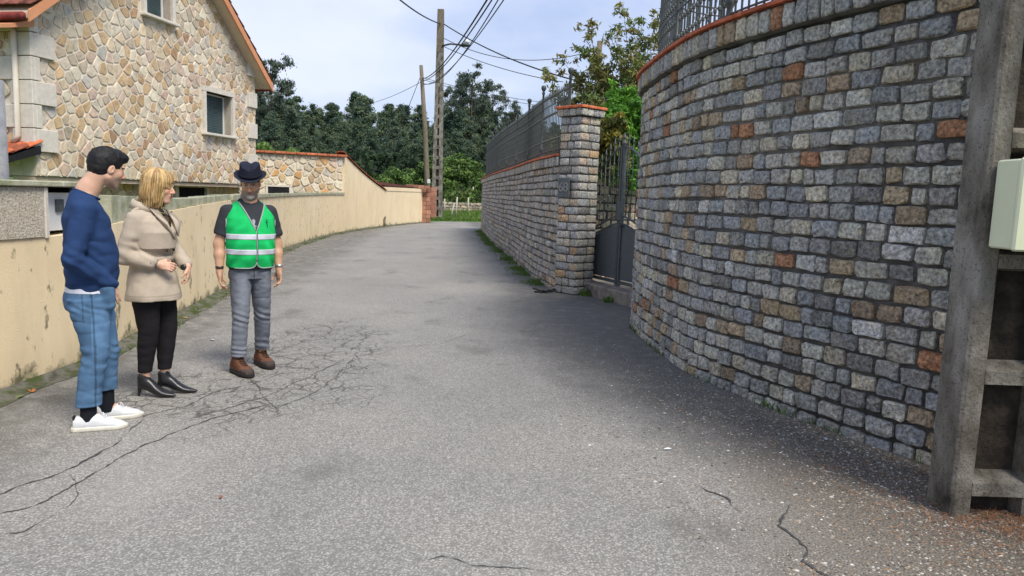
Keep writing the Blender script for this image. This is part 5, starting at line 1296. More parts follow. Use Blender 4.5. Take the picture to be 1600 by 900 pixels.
def head_tint(V, T, c, M, s, skin, lip, brow, iris=(.05, .03, .02), beard=None):
    q = (V-np.array(c))@M/s; x, y, z = q.T; ay = np.abs(y)
    m = (x > .0) & (z < .03) & (z > -.03) & (ay > .025) & (ay < .06); T[m] *= [1.05, .93, .90]
    m = (x > .09) & (z < -.005) & (z > -.04); T[m] *= [1.06, .9, .86]
    if beard is not None:
        b, w = beard; m = (x > .005) & (z < -.036) & (x > -.01-.3*(z+.05)) & (q[:, 2] > -.14); jl = vnoise(q*90, 3)*.5+.5
        k = np.clip((-.034-z)/.02, 0, 1)*np.clip((x-.0)/.03, 0, 1)*m; T[:] = T*(1-k[:, None]*.85)+np.array(b)*(k*.85)[:, None]*(.8+.4*jl[:, None])
        kk = np.clip(1-np.hypot((z+.098)/.030, y/.038), 0, 1)**.5*(x > .03)*(z < -.068); T[:] = T*(1-kk[:, None]*w[3])+np.array(w[:3])*(kk*w[3])[:, None]
        m = (x > .085) & (z > -.049) & (z < -.034) & (ay < .034); T[m] = np.array(b)*.75+T[m]*.25
    m = (x > .086) & (np.hypot((z+.0575)/.0115, y/.024) < 1); T[m] = lip
    m = (x > .086) & (np.abs(z+.0572) < .0018) & (ay < .022); T[m] = np.array(lip)*.35
    m = (x > .055) & (np.abs(z-.036+.25*np.abs(ay-.03)) < .0052) & (ay > .012) & (ay < .052); T[m] = brow
    m = (x > .075) & (np.hypot((z-.012)/.0062, (ay-.031)/.0135) < 1); T[m] = (.62, .58, .55)
    m = (x > .080) & (np.hypot((z-.012)/.0065, (ay-.032)/.006) < 1); T[m] = iris
    m = (x > .070) & (np.abs(z-.0195) < .0024) & (np.abs(ay-.031) < .016); T[m] = np.array(brow)*.6
    return T
def hand(F, wrist, d, n, side, curl=.5, s=1.0, spreadk=.0, grip=None):
    """d: direction of the fingers, n: normal of the palm (towards which the fingers curl), side: +1/-1 which side the thumb leaves"""
    w = np.array(wrist, float); d = np.array(d, float); d /= np.linalg.norm(d); n = np.array(n, float); n -= d*(n@d); n /= np.linalg.norm(n); t = np.cross(d, n)*side
    M = np.stack([d, t, n], 1)
    F.ell(w+d*.048*s, np.array([.052, .040, .0165])*s, M, .010); F.cone(w-d*.01, w+d*.03, .024*s, .023*s, .014)
    for i, (o, L_) in enumerate(((.030, .070), (.010, .079), (-.010, .073), (-.029, .057))):
        p = w+(d*.088+t*o)*s; a = curl*(.55+.12*i); q = d*math.cos(a*.6)+n*math.sin(a*.6)+t*o*spreadk; p0 = w+(d*.06+t*o*.9)*s
        F.cone(p0, p, .0095*s, .0095*s, .004); r_ = .0090*s
        for j, f in enumerate((.46, .30, .24)):
            ang = a*(.6+.9*j); q = d*math.cos(ang)+n*math.sin(ang)+t*o*spreadk; p2 = p+q*L_*f*s; F.cone(p, p2, r_, r_*.93, .0025); p = p2; r_ *= .93
    b = w+(d*.022+t*.026)*s; m_ = b+(d*.034+t*.026+n*.012)*s; e = m_+(d*.032+t*.004+n*.014*(1+curl))*s
    F.cone(b, m_, .0135*s, .0115*s, .008); F.cone(m_, e, .0108*s, .0088*s, .003)
def strands(name, root, c, M, pts_fn, n, w, r, tabs, mat_=None, th=.003):
    mb = MB()
    for i in range(n):
        P = pts_fn(i)
        if P is None: continue
        ww = w*r.uniform(.6, 1.3); t = pick(tabs, r, .12); V = []; m = len(P); cc = np.array(c)
        for j, p in enumerate(P):
            d = P[min(j+1, m-1)]-P[max(j-1, 0)]; d = d/(np.linalg.norm(d)+1e-9); o = p-cc; o /= np.linalg.norm(o)+1e-9; sd = np.cross(d, o); sd /= np.linalg.norm(sd)+1e-9
            k = ww*(1-.75*(j/(m-1))**2)*(.6 if j == 0 else 1); V += [p-sd*k, p+o*th, p+sd*k]
        F = [(j*3+a, j*3+a+1, j*3+4+a, j*3+3+a) for j in range(m-1) for a in (0, 1)]; mb.add(V, F, t)
    return mb.build(name, mat_ or M_hair, root, True, True, local=True)
def shoe_pair(root, feet, build):
    for (x, y, yaw) in feet: build(x, y, yaw)
def xf(x, y, yaw):
    c, s_ = math.cos(yaw), math.sin(yaw); return lambda px, py, pz: (x+c*px-s_*py, y+s_*px+c*py, pz)
def local_part(f, name, m, root, x, y, yaw, tint=None, it=1, label=None):
    V, Q = f.nets(); V = relax(V, Q, it); t = tint(V) if callable(tint) else tint; c, s_ = math.cos(yaw), math.sin(yaw)
    V = np.stack([x+c*V[:, 0]-s_*V[:, 1], y+s_*V[:, 0]+c*V[:, 1], V[:, 2]], 1); return obj(name, V, Q, m, root, True, t, local=True, label=label)

# ---- man in the blue sweater (local frame: x forward, y left)
def man_blue():
    R = thing('person', 'dark haired man in navy sweater, jeans and white sneakers, hands in pockets', 'person', (-2.74, 4.74, 0), math.radians(34))
    skin = (.56, .35, .25); HCn = (.118, .0, 1.685); HM = rotm(.30, .26, 0); hs = .97
    sh = {-1: (-.03, -.160, 1.425), 1: (-.02, .165, 1.425)}; el = {-1: (-.105, -.205, 1.125), 1: (-.06, .215, 1.125)}; wr = {-1: (.095, -.150, .965), 1: (.115, .135, .965)}
    legs = {-1: [(-.01, -.08, .88, .08), (.008, -.103, .50, .055), (-.045, -.10, .10, .036)], 1: [(.0, .08, .88, .08), (.085, .09, .50, .055), (.075, .085, .10, .036)]}
    f = Field((-.36, -.38, -.02), (.40, .38, 1.90), .0045)
    f.loft([(.90, 0, 0, .10, .15), (1.1, 0, 0, .10, .15), (1.35, -.01, 0, .105, .17), (1.47, -.02, 0, .08, .15), (1.52, -.02, 0, .06, .07)])
    f.chain([(-.035, 0, 1.47), (.01, 0, 1.56), tuple(np.array(HCn)+HM@np.array([-.035, 0, -.03]))], [.072, .062, .062], .03)
    head(f, HCn, HM, hs, jaw=1.08)
    for s_ in (-1, 1):
        f.cone(sh[s_], el[s_], .052, .042); f.cone(el[s_], wr[s_], .042, .027)
        d = np.array(wr[s_])-np.array(el[s_]); d = d/np.linalg.norm(d)*.45+np.array([.0, (-.02 if s_ < 0 else -.10), -1.0]); hand(f, wr[s_], d, (0, -s_, 0), s_*1, .25, .95)
        L_ = legs[s_]
        for a, b in zip(L_, L_[1:]): f.cone(a[:3], b[:3], a[3]*.8, b[3])
        f.cone(L_[-1][:3], (L_[-1][0]+.10, L_[-1][1], .045), .036, .03)
    def tint(V):
        T = np.tile(np.array(skin), (len(V), 1)); return head_tint(V, T, HCn, HM, hs, skin, (.42, .2, .16), (.03, .022, .018), beard=((.26, .18, .14), (.2, .15, .12, .0)))
    part(f, 'body', M_skin, R, tint)
    # sweater
    f = Field((-.40, -.42, .86), (.40, .42, 1.62), .0055)
    f.loft([(.915, .005, 0, .142, .162), (.94, .005, 0, .150, .170), (1.05, .012, 0, .158, .176), (1.15, .012, 0, .155, .178), (1.28, -.002, 0, .142, .184), (1.38, -.012, 0, .130, .186), (1.44, -.02, 0, .108, .168), (1.49, -.026, 0, .086, .120), (1.525, -.025, 0, .074, .083), (1.55, -.02, 0, .066, .068)], .01)
    for s_ in (-1, 1):
        e = np.array(el[s_]); a = np.array(sh[s_]); w = np.array(wr[s_]); u = (w-e)/np.linalg.norm(w-e)
        f.cone(a, e, .070, .058, .035); f.cone(e, w-u*.015, .058, .044, .02); f.cone(w-u*.05, w-u*.005, .046, .043, .01); f.cone(w-u*.005, w+u*.02, .040, .037, .006)
    # neck opening
    f.cone((-.02, 0, 1.515), (.035, 0, 1.64), .064, .085, .006, 'sub')
    f.wrinkle(.0032, (6, 6, 11), 11)
    f.wrinkle_fn(lambda p: .0045*np.sin(p[:, 2]*85+p[:, 0]*70+3*vnoise(p*8, 3))*np.exp(-(((p[:, 2]-1.09)/.10)**2))*np.clip((np.abs(p[:, 1])-.15)*30, 0, 1)+.003*np.sin(p[:, 2]*55-p[:, 0]*35+3*vnoise(p*5, 5))*np.exp(-(((p[:, 2]-.98)/.09)**2)))
    navy = np.array((.020, .046, .125))
    part(f, 'sweater', M_cloth, R, lambda V: np.tile(navy, (len(V), 1))*np.where((V[:, 2] < .965), .8, 1)[:, None], 2)
    rg = MB(); P = []
    for a in np.linspace(0, 2*math.pi, 25): P.append((-.004+.070*math.cos(a), .070*math.sin(a), 1.524-.030*math.cos(a)))
    rg.tube(P, .0095, 8, tuple(navy*.8)); rg.build('collar', M_cloth, R, True, True, local=True)
    f = Field((-.22, -.22, .86), (.25, .22, 1.0), .0055); f.loft([(.898, .002, 0, .150, .171), (.96, .004, 0, .140, .160)], .005)
    part(f, 'undershirt', M_cloth, R, (.62, .64, .72))
    # jeans
    f = Field((-.25, -.28, .14), (.28, .28, 1.0), .0055)
    f.loft([(.925, .0, 0, .138, .160), (.89, -.004, 0, .147, .168), (.84, -.010, 0, .150, .172), (.78, -.008, 0, .138, .168)], .03)
    f.loft([(.86, -.015, -.085, .130, .090), (.76, -.012, -.092, .118, .092), (.64, .0, -.098, .094, .080), (.50, .008, -.103, .080, .071), (.38, -.018, -.102, .075, .069), (.28, -.035, -.10, .074, .068), (.165, -.040, -.10, .078, .070)], .015)
    f.loft([(.86, .005, .085, .125, .088), (.76, .03, .090, .115, .09), (.64, .06, .09, .092, .079), (.50, .085, .09, .078, .070), (.38, .08, .088, .073, .067), (.28, .074, .086, .071, .066), (.215, .072, .085, .073, .067)], .015)
    f.cone((.085, -.150, .93), (.095, -.142, .83), .045, .035, .03); f.cone((.11, .148, .93), (.12, .14, .83), .045, .035, .03); f.wrinkle(.0028, (7, 7, 15), 21)
    f.wrinkle_fn(lambda p: .0032*np.sin(p[:, 2]*110+p[:, 0]*50+4*vnoise(p*7, 5))*(np.exp(-(((p[:, 2]-.48)/.07)**2))+.8*np.exp(-(((p[:, 2]-.80)/.04)**2))))
    def jt(V):
        b = np.array((.080, .155, .26)); T = np.tile(b, (len(V), 1)); fade = np.exp(-((V[:, 2]-.66)/.14)**2)*(V[:, 0] > -.02)*.5+vnoise(V*np.array([14, 14, 5]), 8)*.12
        T *= (1+fade)[:, None]; hem = (V[:, 2] < .185) & (V[:, 1] < 0); T[hem] *= 1.25
        sd = (V[:, 1] < -.12) & (np.abs(V[:, 0]-(-.02+.02*np.sin(V[:, 2]*3))) < .006); T[sd] *= .55
        pk = (V[:, 2] > .72) & (V[:, 2] < .90) & (V[:, 0] < -.05) & (V[:, 1] < -.01)
        ed = pk & ((np.abs(V[:, 2]-.73) < .006) | (np.abs(V[:, 0]+.06) < .005)); T[ed] *= .6; return T
    j = part(f, 'jeans', M_denim, R, jt, 1)
    f = Field((-.17, -.20, .70), (-.02, .0, .93), .005)
    # socks and sneakers
    for (x, y, yaw, xa, ya, zt) in ((-.03, -.105, math.radians(-10), -.045, -.10, .20), (.09, .09, math.radians(-2), .075, .086, .24)):
        g_ = Field((xa-.09, ya-.09, .03), (xa+.11, ya+.09, zt+.01), .005); g_.loft([(zt, xa, ya, .049, .047), (.12, xa, ya, .048, .045), (.06, xa, ya, .052, .044)], .005); part(g_, 'sock', M_cloth, R, (.012, .013, .018))
        u = Field((-.13, -.07, -.01), (.22, .07, .16), .004)
        u.loft([(-.105, 0, .045, .026, .030), (-.085, 0, .052, .036, .048), (-.04, 0, .056, .040, .054), (.0, 0, .058, .042, .054), (.04, .0, .056, .045, .050), (.09, -.002, .044, .049, .035), (.14, -.004, .034, .047, .026), (.175, -.004, .028, .036, .020), (.198, -.004, .022, .016, .010)], .004, axis=0, pw=2.3)
        u.cone((-.03, 0, .10), (-.035, 0, .16), .034, .05, .006, 'sub'); u.half((0, 0, -1), -.018)
        sh_ = local_part(u, 'sneaker', M_leather, R, x, y, yaw, (.66, .68, .70))
        v = Field((-.14, -.08, -.01), (.23, .08, .06), .004)
        v.loft([(-.118, 0, .015, .022, .03), (-.10, 0, .015, .038, .03), (-.03, 0, .015, .043, .03), (.04, 0, .015, .046, .03), (.10, -.002, .015, .053, .03), (.15, -.004, .015, .050, .03), (.185, -.004, .018, .038, .026), (.21, -.004, .02, .014, .018)], .004, axis=0, pw=2.6)
        v.half((0, 0, 1), .030); v.half((0, 0, -1), 0)
        local_part(v, 'sole', M_leather, sh_, x, y, yaw, (.60, .58, .50))
        X = xf(x, y, yaw); lb = MB()
        for i in range(5): xx = .045+i*.018; lb.tube([X(xx, -.026, .095-i*.009), X(xx+.006, 0, .110-i*.0105), X(xx, .026, .095-i*.009)], .0035, 5, (.7, .72, .74))
        lb.tube([X(.05, -.005, .112), X(.07, -.03, .118), X(.085, -.035, .09)], .003, 5, (.7, .72, .74)); lb.build('laces', M_cloth, sh_, True, True, local=True)
        MB().box(X(-.098, 0, .088), (.016, .04, .03), rz=yaw, bev=.006, t=(.02, .02, .022)).build('heel_tab', M_cloth, sh_, tinted=True, local=True)
    # hair
    c = np.array(HCn); P = lambda x, y, z: c+HM@(np.array([x, y, z])*hs)
    f = Field(c-.19, c+.21, .0045)
    f.ell(P(-.022, 0, .050), (.108, .088, .096), HM, .01); f.ell(P(.050, -.0, .098), (.064, .066, .036), HM, .02); f.ell(P(-.050, 0, .0), (.068, .078, .075), HM, .02); f.ell(P(.03, 0, .115), (.07, .06, .03), HM, .02)
    f.ell(P(.13, 0, .012), (.088, .10, .056), HM, .012, 'sub'); f.ell(P(.092, 0, -.07), (.10, .12, .085), HM, .012, 'sub'); f.ell(P(-.03, 0, -.135), (.2, .2, .068), HM, .01, 'sub')
    for y in (-1, 1): f.ell(P(-.0, y*.088, -.008), (.026, .03, .036), HM, .006, 'sub')
    f.wrinkle(.0025, (26, 26, 26), 31)
    hair = part(f, 'hair', M_hair, R, (.010, .009, .011))
    r_ = random.Random(5)
    def sp(i):
        a = r_.uniform(-2.9, 2.9); ph = r_.uniform(.15, 1.25); q = np.array([math.cos(a)*math.cos(ph), math.sin(a)*math.cos(ph), math.sin(ph)])
        if q[2] < .35 and a*a < 1.6: return None
        out = []
        for j in range(5): t = j/4; v = q+np.array([.42, .10*math.sin(i), -.12])*t; v /= np.linalg.norm(v); k = 1.015+.018*math.sin(t*3)+.006*(i % 3); out.append(P(-.018+.106*k*v[0], .085*k*v[1], .052+.094*k*v[2]))
        return out
    strands('hair_lock', hair, P(-.02, 0, .04), HM, sp, 420, .0042, r_, [((.012, .011, .013), 4), ((.03, .028, .032), 2), ((.006, .006, .007), 2)])

# ---- woman in the trench coat
def woman():
    R = thing('person', 'blonde woman in a beige trench coat and black trousers, standing between the two men', 'person', (-2.72, 5.50, 0), math.radians(-6))
    skin = (.60, .37, .27); HCn = (.085, -.0, 1.575); HM = rotm(.22, .12, 0); hs = .91; Z = .075
    sh = {-1: (-.015, -.145, 1.345), 1: (-.0, .145, 1.345)}; el = {-1: (-.075, -.225, 1.075), 1: (.05, .235, 1.09)}; wr = {-1: (.145, -.145, 1.025), 1: (.235, .10, .985)}
    f = Field((-.30, -.36, -.01), (.42, .36, 1.78), .0045)
    f.loft([(.86, 0, 0, .10, .14), (1.05, 0, 0, .09, .12), (1.25, .0, 0, .10, .145), (1.37, -.005, 0, .075, .13), (1.42, -.01, 0, .05, .06)])
    f.chain([(-.02, 0, 1.38), (.012, 0, 1.46), tuple(np.array(HCn)+HM@np.array([-.03, 0, -.035]))], [.06, .050, .050], .025)
    head(f, HCn, HM, hs, True, .9)
    for s_ in (-1, 1):
        f.cone(sh[s_], el[s_], .045, .036); f.cone(el[s_], wr[s_], .036, .024)
    hand(f, wr[-1], (.80, .50, -.22), (-.3, .75, -.4), 1, 1.0, .92); hand(f, wr[1], (.12, -.12, -1), (-.9, -.3, 0), -1, 1.0, .92)
    for s_, kx, fx_ in ((-1, .02, -.0), (1, .075, .085)):
        f.cone((0, s_*.085, .88), (kx, s_*.075, .52), .075, .05); f.cone((kx, s_*.075, .52), (fx_-.035, s_*.06, .13), .05, .034); f.cone((fx_-.035, s_*.06, .13), (fx_+.06, s_*.06, .06), .034, .026)
    part(f, 'body', M_skin, R, lambda V: head_tint(V, np.tile(np.array(skin), (len(V), 1)), HCn, HM, hs, skin, (.48, .13, .13), (.12, .07, .04)))
    # coat
    f = Field((-.34, -.36, .68), (.36, .36, 1.50), .0055)
    f.loft([(.745, .02, 0, .190, .218), (.80, .02, 0, .182, .212), (.92, .015, 0, .160, .194), (1.02, .01, 0, .136, .170), (1.08, .008, 0, .130, .164), (1.16, .016, 0, .156, .184), (1.25, .022, 0, .160, .192), (1.33, .005, 0, .135, .190), (1.385, -.01, 0, .100, .165), (1.42, -.018, 0, .078, .10), (1.445, -.02, 0, .068, .075)], .01)
    for s_ in (-1, 1):
        e = np.array(el[s_]); a = np.array(sh[s_]); w = np.array(wr[s_]); u = (w-e)/np.linalg.norm(w-e)
        f.cone(a, e, .066, .058, .04); f.cone(e, w-u*.055, .058, .050, .02); f.cone(w-u*.10, w-u*.05, .055, .054, .008)
    f.cone((.0, 0, 1.43), (.03, 0, 1.54), .055, .08, .006, 'sub'); f.cone((.10, .01, 1.40), (.20, .03, 1.27), .052, .018, .012, 'sub')
    f.wrinkle(.0035, (6, 6, 9), 41); f.wrinkle_fn(lambda p: .0045*np.sin(p[:, 2]*80+p[:, 0]*50+4*vnoise(p*8, 3))*np.exp(-(((p[:, 2]-1.10)/.09)**2))*(np.abs(p[:, 1]) > .15))
    beige = np.array((.43, .365, .29))
    coat = part(f, 'coat', M_cloth, R, lambda V: np.tile(beige, (len(V), 1))*(np.where((np.abs(V[:, 2]-.785) < .004) | ((np.abs(V[:, 2]-.765) < .003)), .8, 1))[:, None], 2)
    # storm flap, lapels, collar, belt, cuffs
    fl = Field((-.10, -.26, 1.08), (.30, .20, 1.44), .005)
    fl.loft([(1.13, .022, -.0, .163, .185), (1.25, .026, -.0, .165, .192), (1.33, .008, -.0, .140, .190), (1.37, .0, -.0, .112, .172)], .01)
    fl.half((.0, 1, 0.35), .445); fl.half((-.35, -.0, -1), -1.150)
    fl.cone((.10, .01, 1.40), (.22, .03, 1.24), .058, .02, .010, 'sub')
    part(fl, 'storm_flap', M_cloth, coat, beige*1.03, 1)
    lp = MB()
    def quad(P, t, th=.012): lp.prism([np.array(p) for p in P], (0, 0, 0), (-th*.8, th*.2, -th*.4), t)
    b = tuple(beige*1.05)
    quad([(.065, -.085, 1.425), (.135, -.105, 1.365), (.192, -.085, 1.31), (.208, -.01, 1.20), (.165, -.035, 1.33), (.105, -.055, 1.415)], b)
    quad([(.065, .085, 1.425), (.135, .115, 1.375), (.185, .11, 1.32), (.200, .05, 1.22), (.16, .05, 1.34), (.105, .06, 1.415)], b)
    P = [(-.02+.088*math.cos(a), .092*math.sin(a), 1.435-.02*math.cos(a)) for a in np.linspace(.75, 2*math.pi-.75, 18)]
    V = []
    for p in P: o = np.array([p[0]+.02, p[1], 0]); o /= np.linalg.norm(o); p = np.array(p); V += [p-o*.010+np.array([0, 0, .035]), p+o*.006+np.array([0, 0, .036]), p+o*.030+np.array([0, 0, -.022]), p+o*.018+np.array([0, 0, -.024])]
    lp.add(V, [(i*4+k, i*4+(k+1) % 4, i*4+4+(k+1) % 4, i*4+4+k) for i in range(17) for k in range(4)]+[(3, 2, 1, 0), (68, 69, 70, 71)], b)
    lp.build('collar', M_cloth, coat, True, True, local=True)
    for c in [coat.children[-1]]: shade_flat(c)
    def band(z, rx, ry, cx, hgt_, th, name, mt, t, a0=0, a1=2*math.pi, tilt=0, parent=coat):
        V = []; A = np.linspace(a0, a1, 48)
        for a in A:
            for (o, dz) in ((0, -hgt_/2), (th, -hgt_/2), (th, hgt_/2), (0, hgt_/2)): V.append((cx+(rx+o)*math.cos(a), (ry+o)*math.sin(a), z+dz+tilt*math.cos(a)))
        return obj(name, V, [(i*4+k, i*4+(k+1) % 4, i*4+4+(k+1) % 4, i*4+4+k) for i in range(47) for k in range(4)], mt, parent, True, t, local=True)
    band(1.05, .137, .171, .009, .045, .006, 'belt', M_cloth, beige*.94)
    for (y, z) in ((.03, 1.12), (-.06, 1.12)): MB().lathe((0, 0, 0), [(.013, 0), (.013, .006), (.009, .008)], 12, (.03, .02, .015)).build('button', M_leather, coat, True, True, local=True).matrix_local = Matrix.Translation((.166, y, z))@Matrix.Rotation(math.pi/2, 4, 'Y')
    MB().tube([(-.025, -.175, 1.392), (-.02, -.14, 1.412), (-.015, -.10, 1.425)], [.012, .014, .012], 6, tuple(beige*1.05)).build('epaulette', M_cloth, coat, False, True, local=True)
    for s_, p in ((-1, -1), (1, 1)):
        e = np.array(el[s_]); w = np.array(wr[s_]); u = (w-e)/np.linalg.norm(w-e)
        MB().tube([w-u*.075, w-u*.034], .0475, 18, (.02, .022, .035)).build('cuff_lining', M_cloth, coat, True, True, local=True)
        MB().tube([w-u*.012, w+u*.004], .030, 16, (.16, .15, .13)).build('bracelet', M_leather, R, True, True, local=True)
    w = np.array(wr[1]); MB().tube([w+np.array([-.012, -.028, .0]), w+np.array([-.014, -.042, 0])], .022, 16, (.02, .02, .022)).build('watch', M_leather, R, True, True, local=True)
    # blouse
    f = Field((-.02, -.12, 1.20), (.22, .12, 1.46), .0055); f.ell((.055, 0, 1.31), (.105, .085, .11), None, .01); f.cone((.06, 0, 1.44), (.15, 0, 1.38), .05, .03, .01, 'sub')
    part(f, 'blouse', M_cloth, R, lambda V: np.where((vnoise(V*90, 4) > .15)[:, None], np.array([[.10, .07, .04]]), np.array([[.012, .012, .012]])))
    MB().tube([(.03+.085*math.cos(a), .055*math.sin(a), 1.445-.055*math.cos(a)) for a in np.linspace(-1.5, 1.5, 16)], .0022, 5, (.6, .45, .2)).build('necklace', M_leather, R, True, True, local=True)
    # trousers
    f = Field((-.22, -.24, .14), (.26, .24, .92), .0055)
    f.loft([(.88, .0, 0, .13, .165), (.78, -.005, 0, .135, .17)], .02)
    f.loft([(.84, .0, -.075, .115, .09), (.70, .008, -.080, .100, .082), (.52, .018, -.076, .078, .068), (.36, -.008, -.068, .068, .060), (.19, -.032, -.062, .050, .048)], .012)
    f.loft([(.84, .02, .075, .115, .09), (.70, .045, .078, .098, .082), (.52, .075, .074, .076, .067), (.36, .062, .068, .066, .060), (.19, .052, .062, .050, .048)], .012)
    f.wrinkle(.002, (7, 7, 14), 51); part(f, 'trousers', M_cloth, R, (.014, .013, .015), 1)
    for (x, y, yaw) in ((-.0, -.062, math.radians(4)), (.09, .062, math.radians(14))):
        u = Field((-.12, -.06, -.01), (.23, .06, .20), .004)
        u.loft([(-.078, 0, .105, .024, .035), (-.055, 0, .108, .036, .050), (-.01, 0, .100, .038, .056), (.03, 0, .075, .039, .050), (.07, 0, .050, .043, .036), (.11, 0, .033, .043, .025), (.15, 0, .024, .032, .018), (.19, 0, .018, .014, .011), (.205, 0, .016, .005, .005)], .004, axis=0, pw=2.1)
        u.cone((-.032, 0, .10), (-.042, 0, .155), .044, .043, .012); u.cone((-.045, 0, .178), (-.05, 0, .22), .034, .045, .003, 'sub'); u.half((0, 0, -1), -.004); u.half((-.35, 0, 1), .198)
        u.cone((-.070, 0, .085), (-.082, 0, .004), .020, .0065, .010)
        local_part(u, 'ankle_boot', M_leather, R, x, y, yaw, (.012, .012, .014))
    # hair: smooth bob with streaked strands
    c = np.array(HCn); P = lambda x, y, z: c+HM@(np.array([x, y, z])*hs)
    f = Field(c-.22, c+.20, .0045)
    f.ell(P(-.020, 0, .050), (.112, .100, .100), HM, .01); f.ell(P(-.040, 0, -.030), (.092, .104, .105), HM, .03); f.ell(P(-.055, 0, -.085), (.072, .095, .062), HM, .03)
    for y in (-1, 1): f.cone(P(.035, y*.080, .02), P(.012, y*.088, -.115), .030*hs, .020*hs, .02)
    f.ell(P(.140, .0, -.040), (.088, .078, .098), HM, .012, 'sub'); f.ell(P(.06, 0, -.11), (.08, .060, .10), HM, .012, 'sub'); f.ell(P(-.02, 0, -.20), (.2, .2, .072), HM, .01, 'sub')
    f.wrinkle_fn(lambda p: .004*np.sin(np.arctan2(((p-c)@HM)[:, 1], ((p-c)@HM)[:, 0])*34+3*vnoise(p*14, 2)))
    hr = part(f, 'hair', M_hair, R, lambda V: np.array([.36, .23, .095])*(1+.35*np.sin(np.arctan2(((V-c)@HM)[:, 1], ((V-c)@HM)[:, 0])*40))[:, None])
    r_ = random.Random(8)
    def sp(i):
        a = r_.uniform(-math.pi, math.pi); fr = abs(a) < .75
        end = -.165+.05*math.cos(a*.5)*r_.uniform(0, 1.2) if not fr else r_.uniform(.0, .045); out = []; k0 = r_.uniform(1.0, 1.05)
        part_y = -.02 if a < 0 else .015; tw = r_.uniform(-.12, .12)
        for j in range(9):
            t = j/8; aa = a+tw*t+(-.55 if (fr and a > -.3) else 0)*t
            if t < .45: ph = 1.45*(1-t/.45)+.0; x, y, z = math.cos(aa)*math.cos(ph), math.sin(aa)*math.cos(ph), math.sin(ph); out.append(P(-.022+.116*k0*x, part_y*(1-t)*1.2+.104*k0*y, .048+.108*k0*z))
            else:
                q = (t-.45)/.55; z = .048+(end-.048)*q; rr = k0*(1+.03*math.sin(q*3.1)-(.10+.22*((i*7) % 10)/10)*q*q*(z < -.06)+.05*((i*13) % 7 == 0)*q); out.append(P(-.026+.114*rr*math.cos(aa), .105*rr*math.sin(aa), z))
        return out
    strands('hair_lock', hr, P(-.02, 0, .02), HM, sp, 520, .0058, r_, [((.50, .34, .15), 4), ((.62, .46, .24), 3), ((.30, .18, .08), 3), ((.20, .12, .055), 1)])

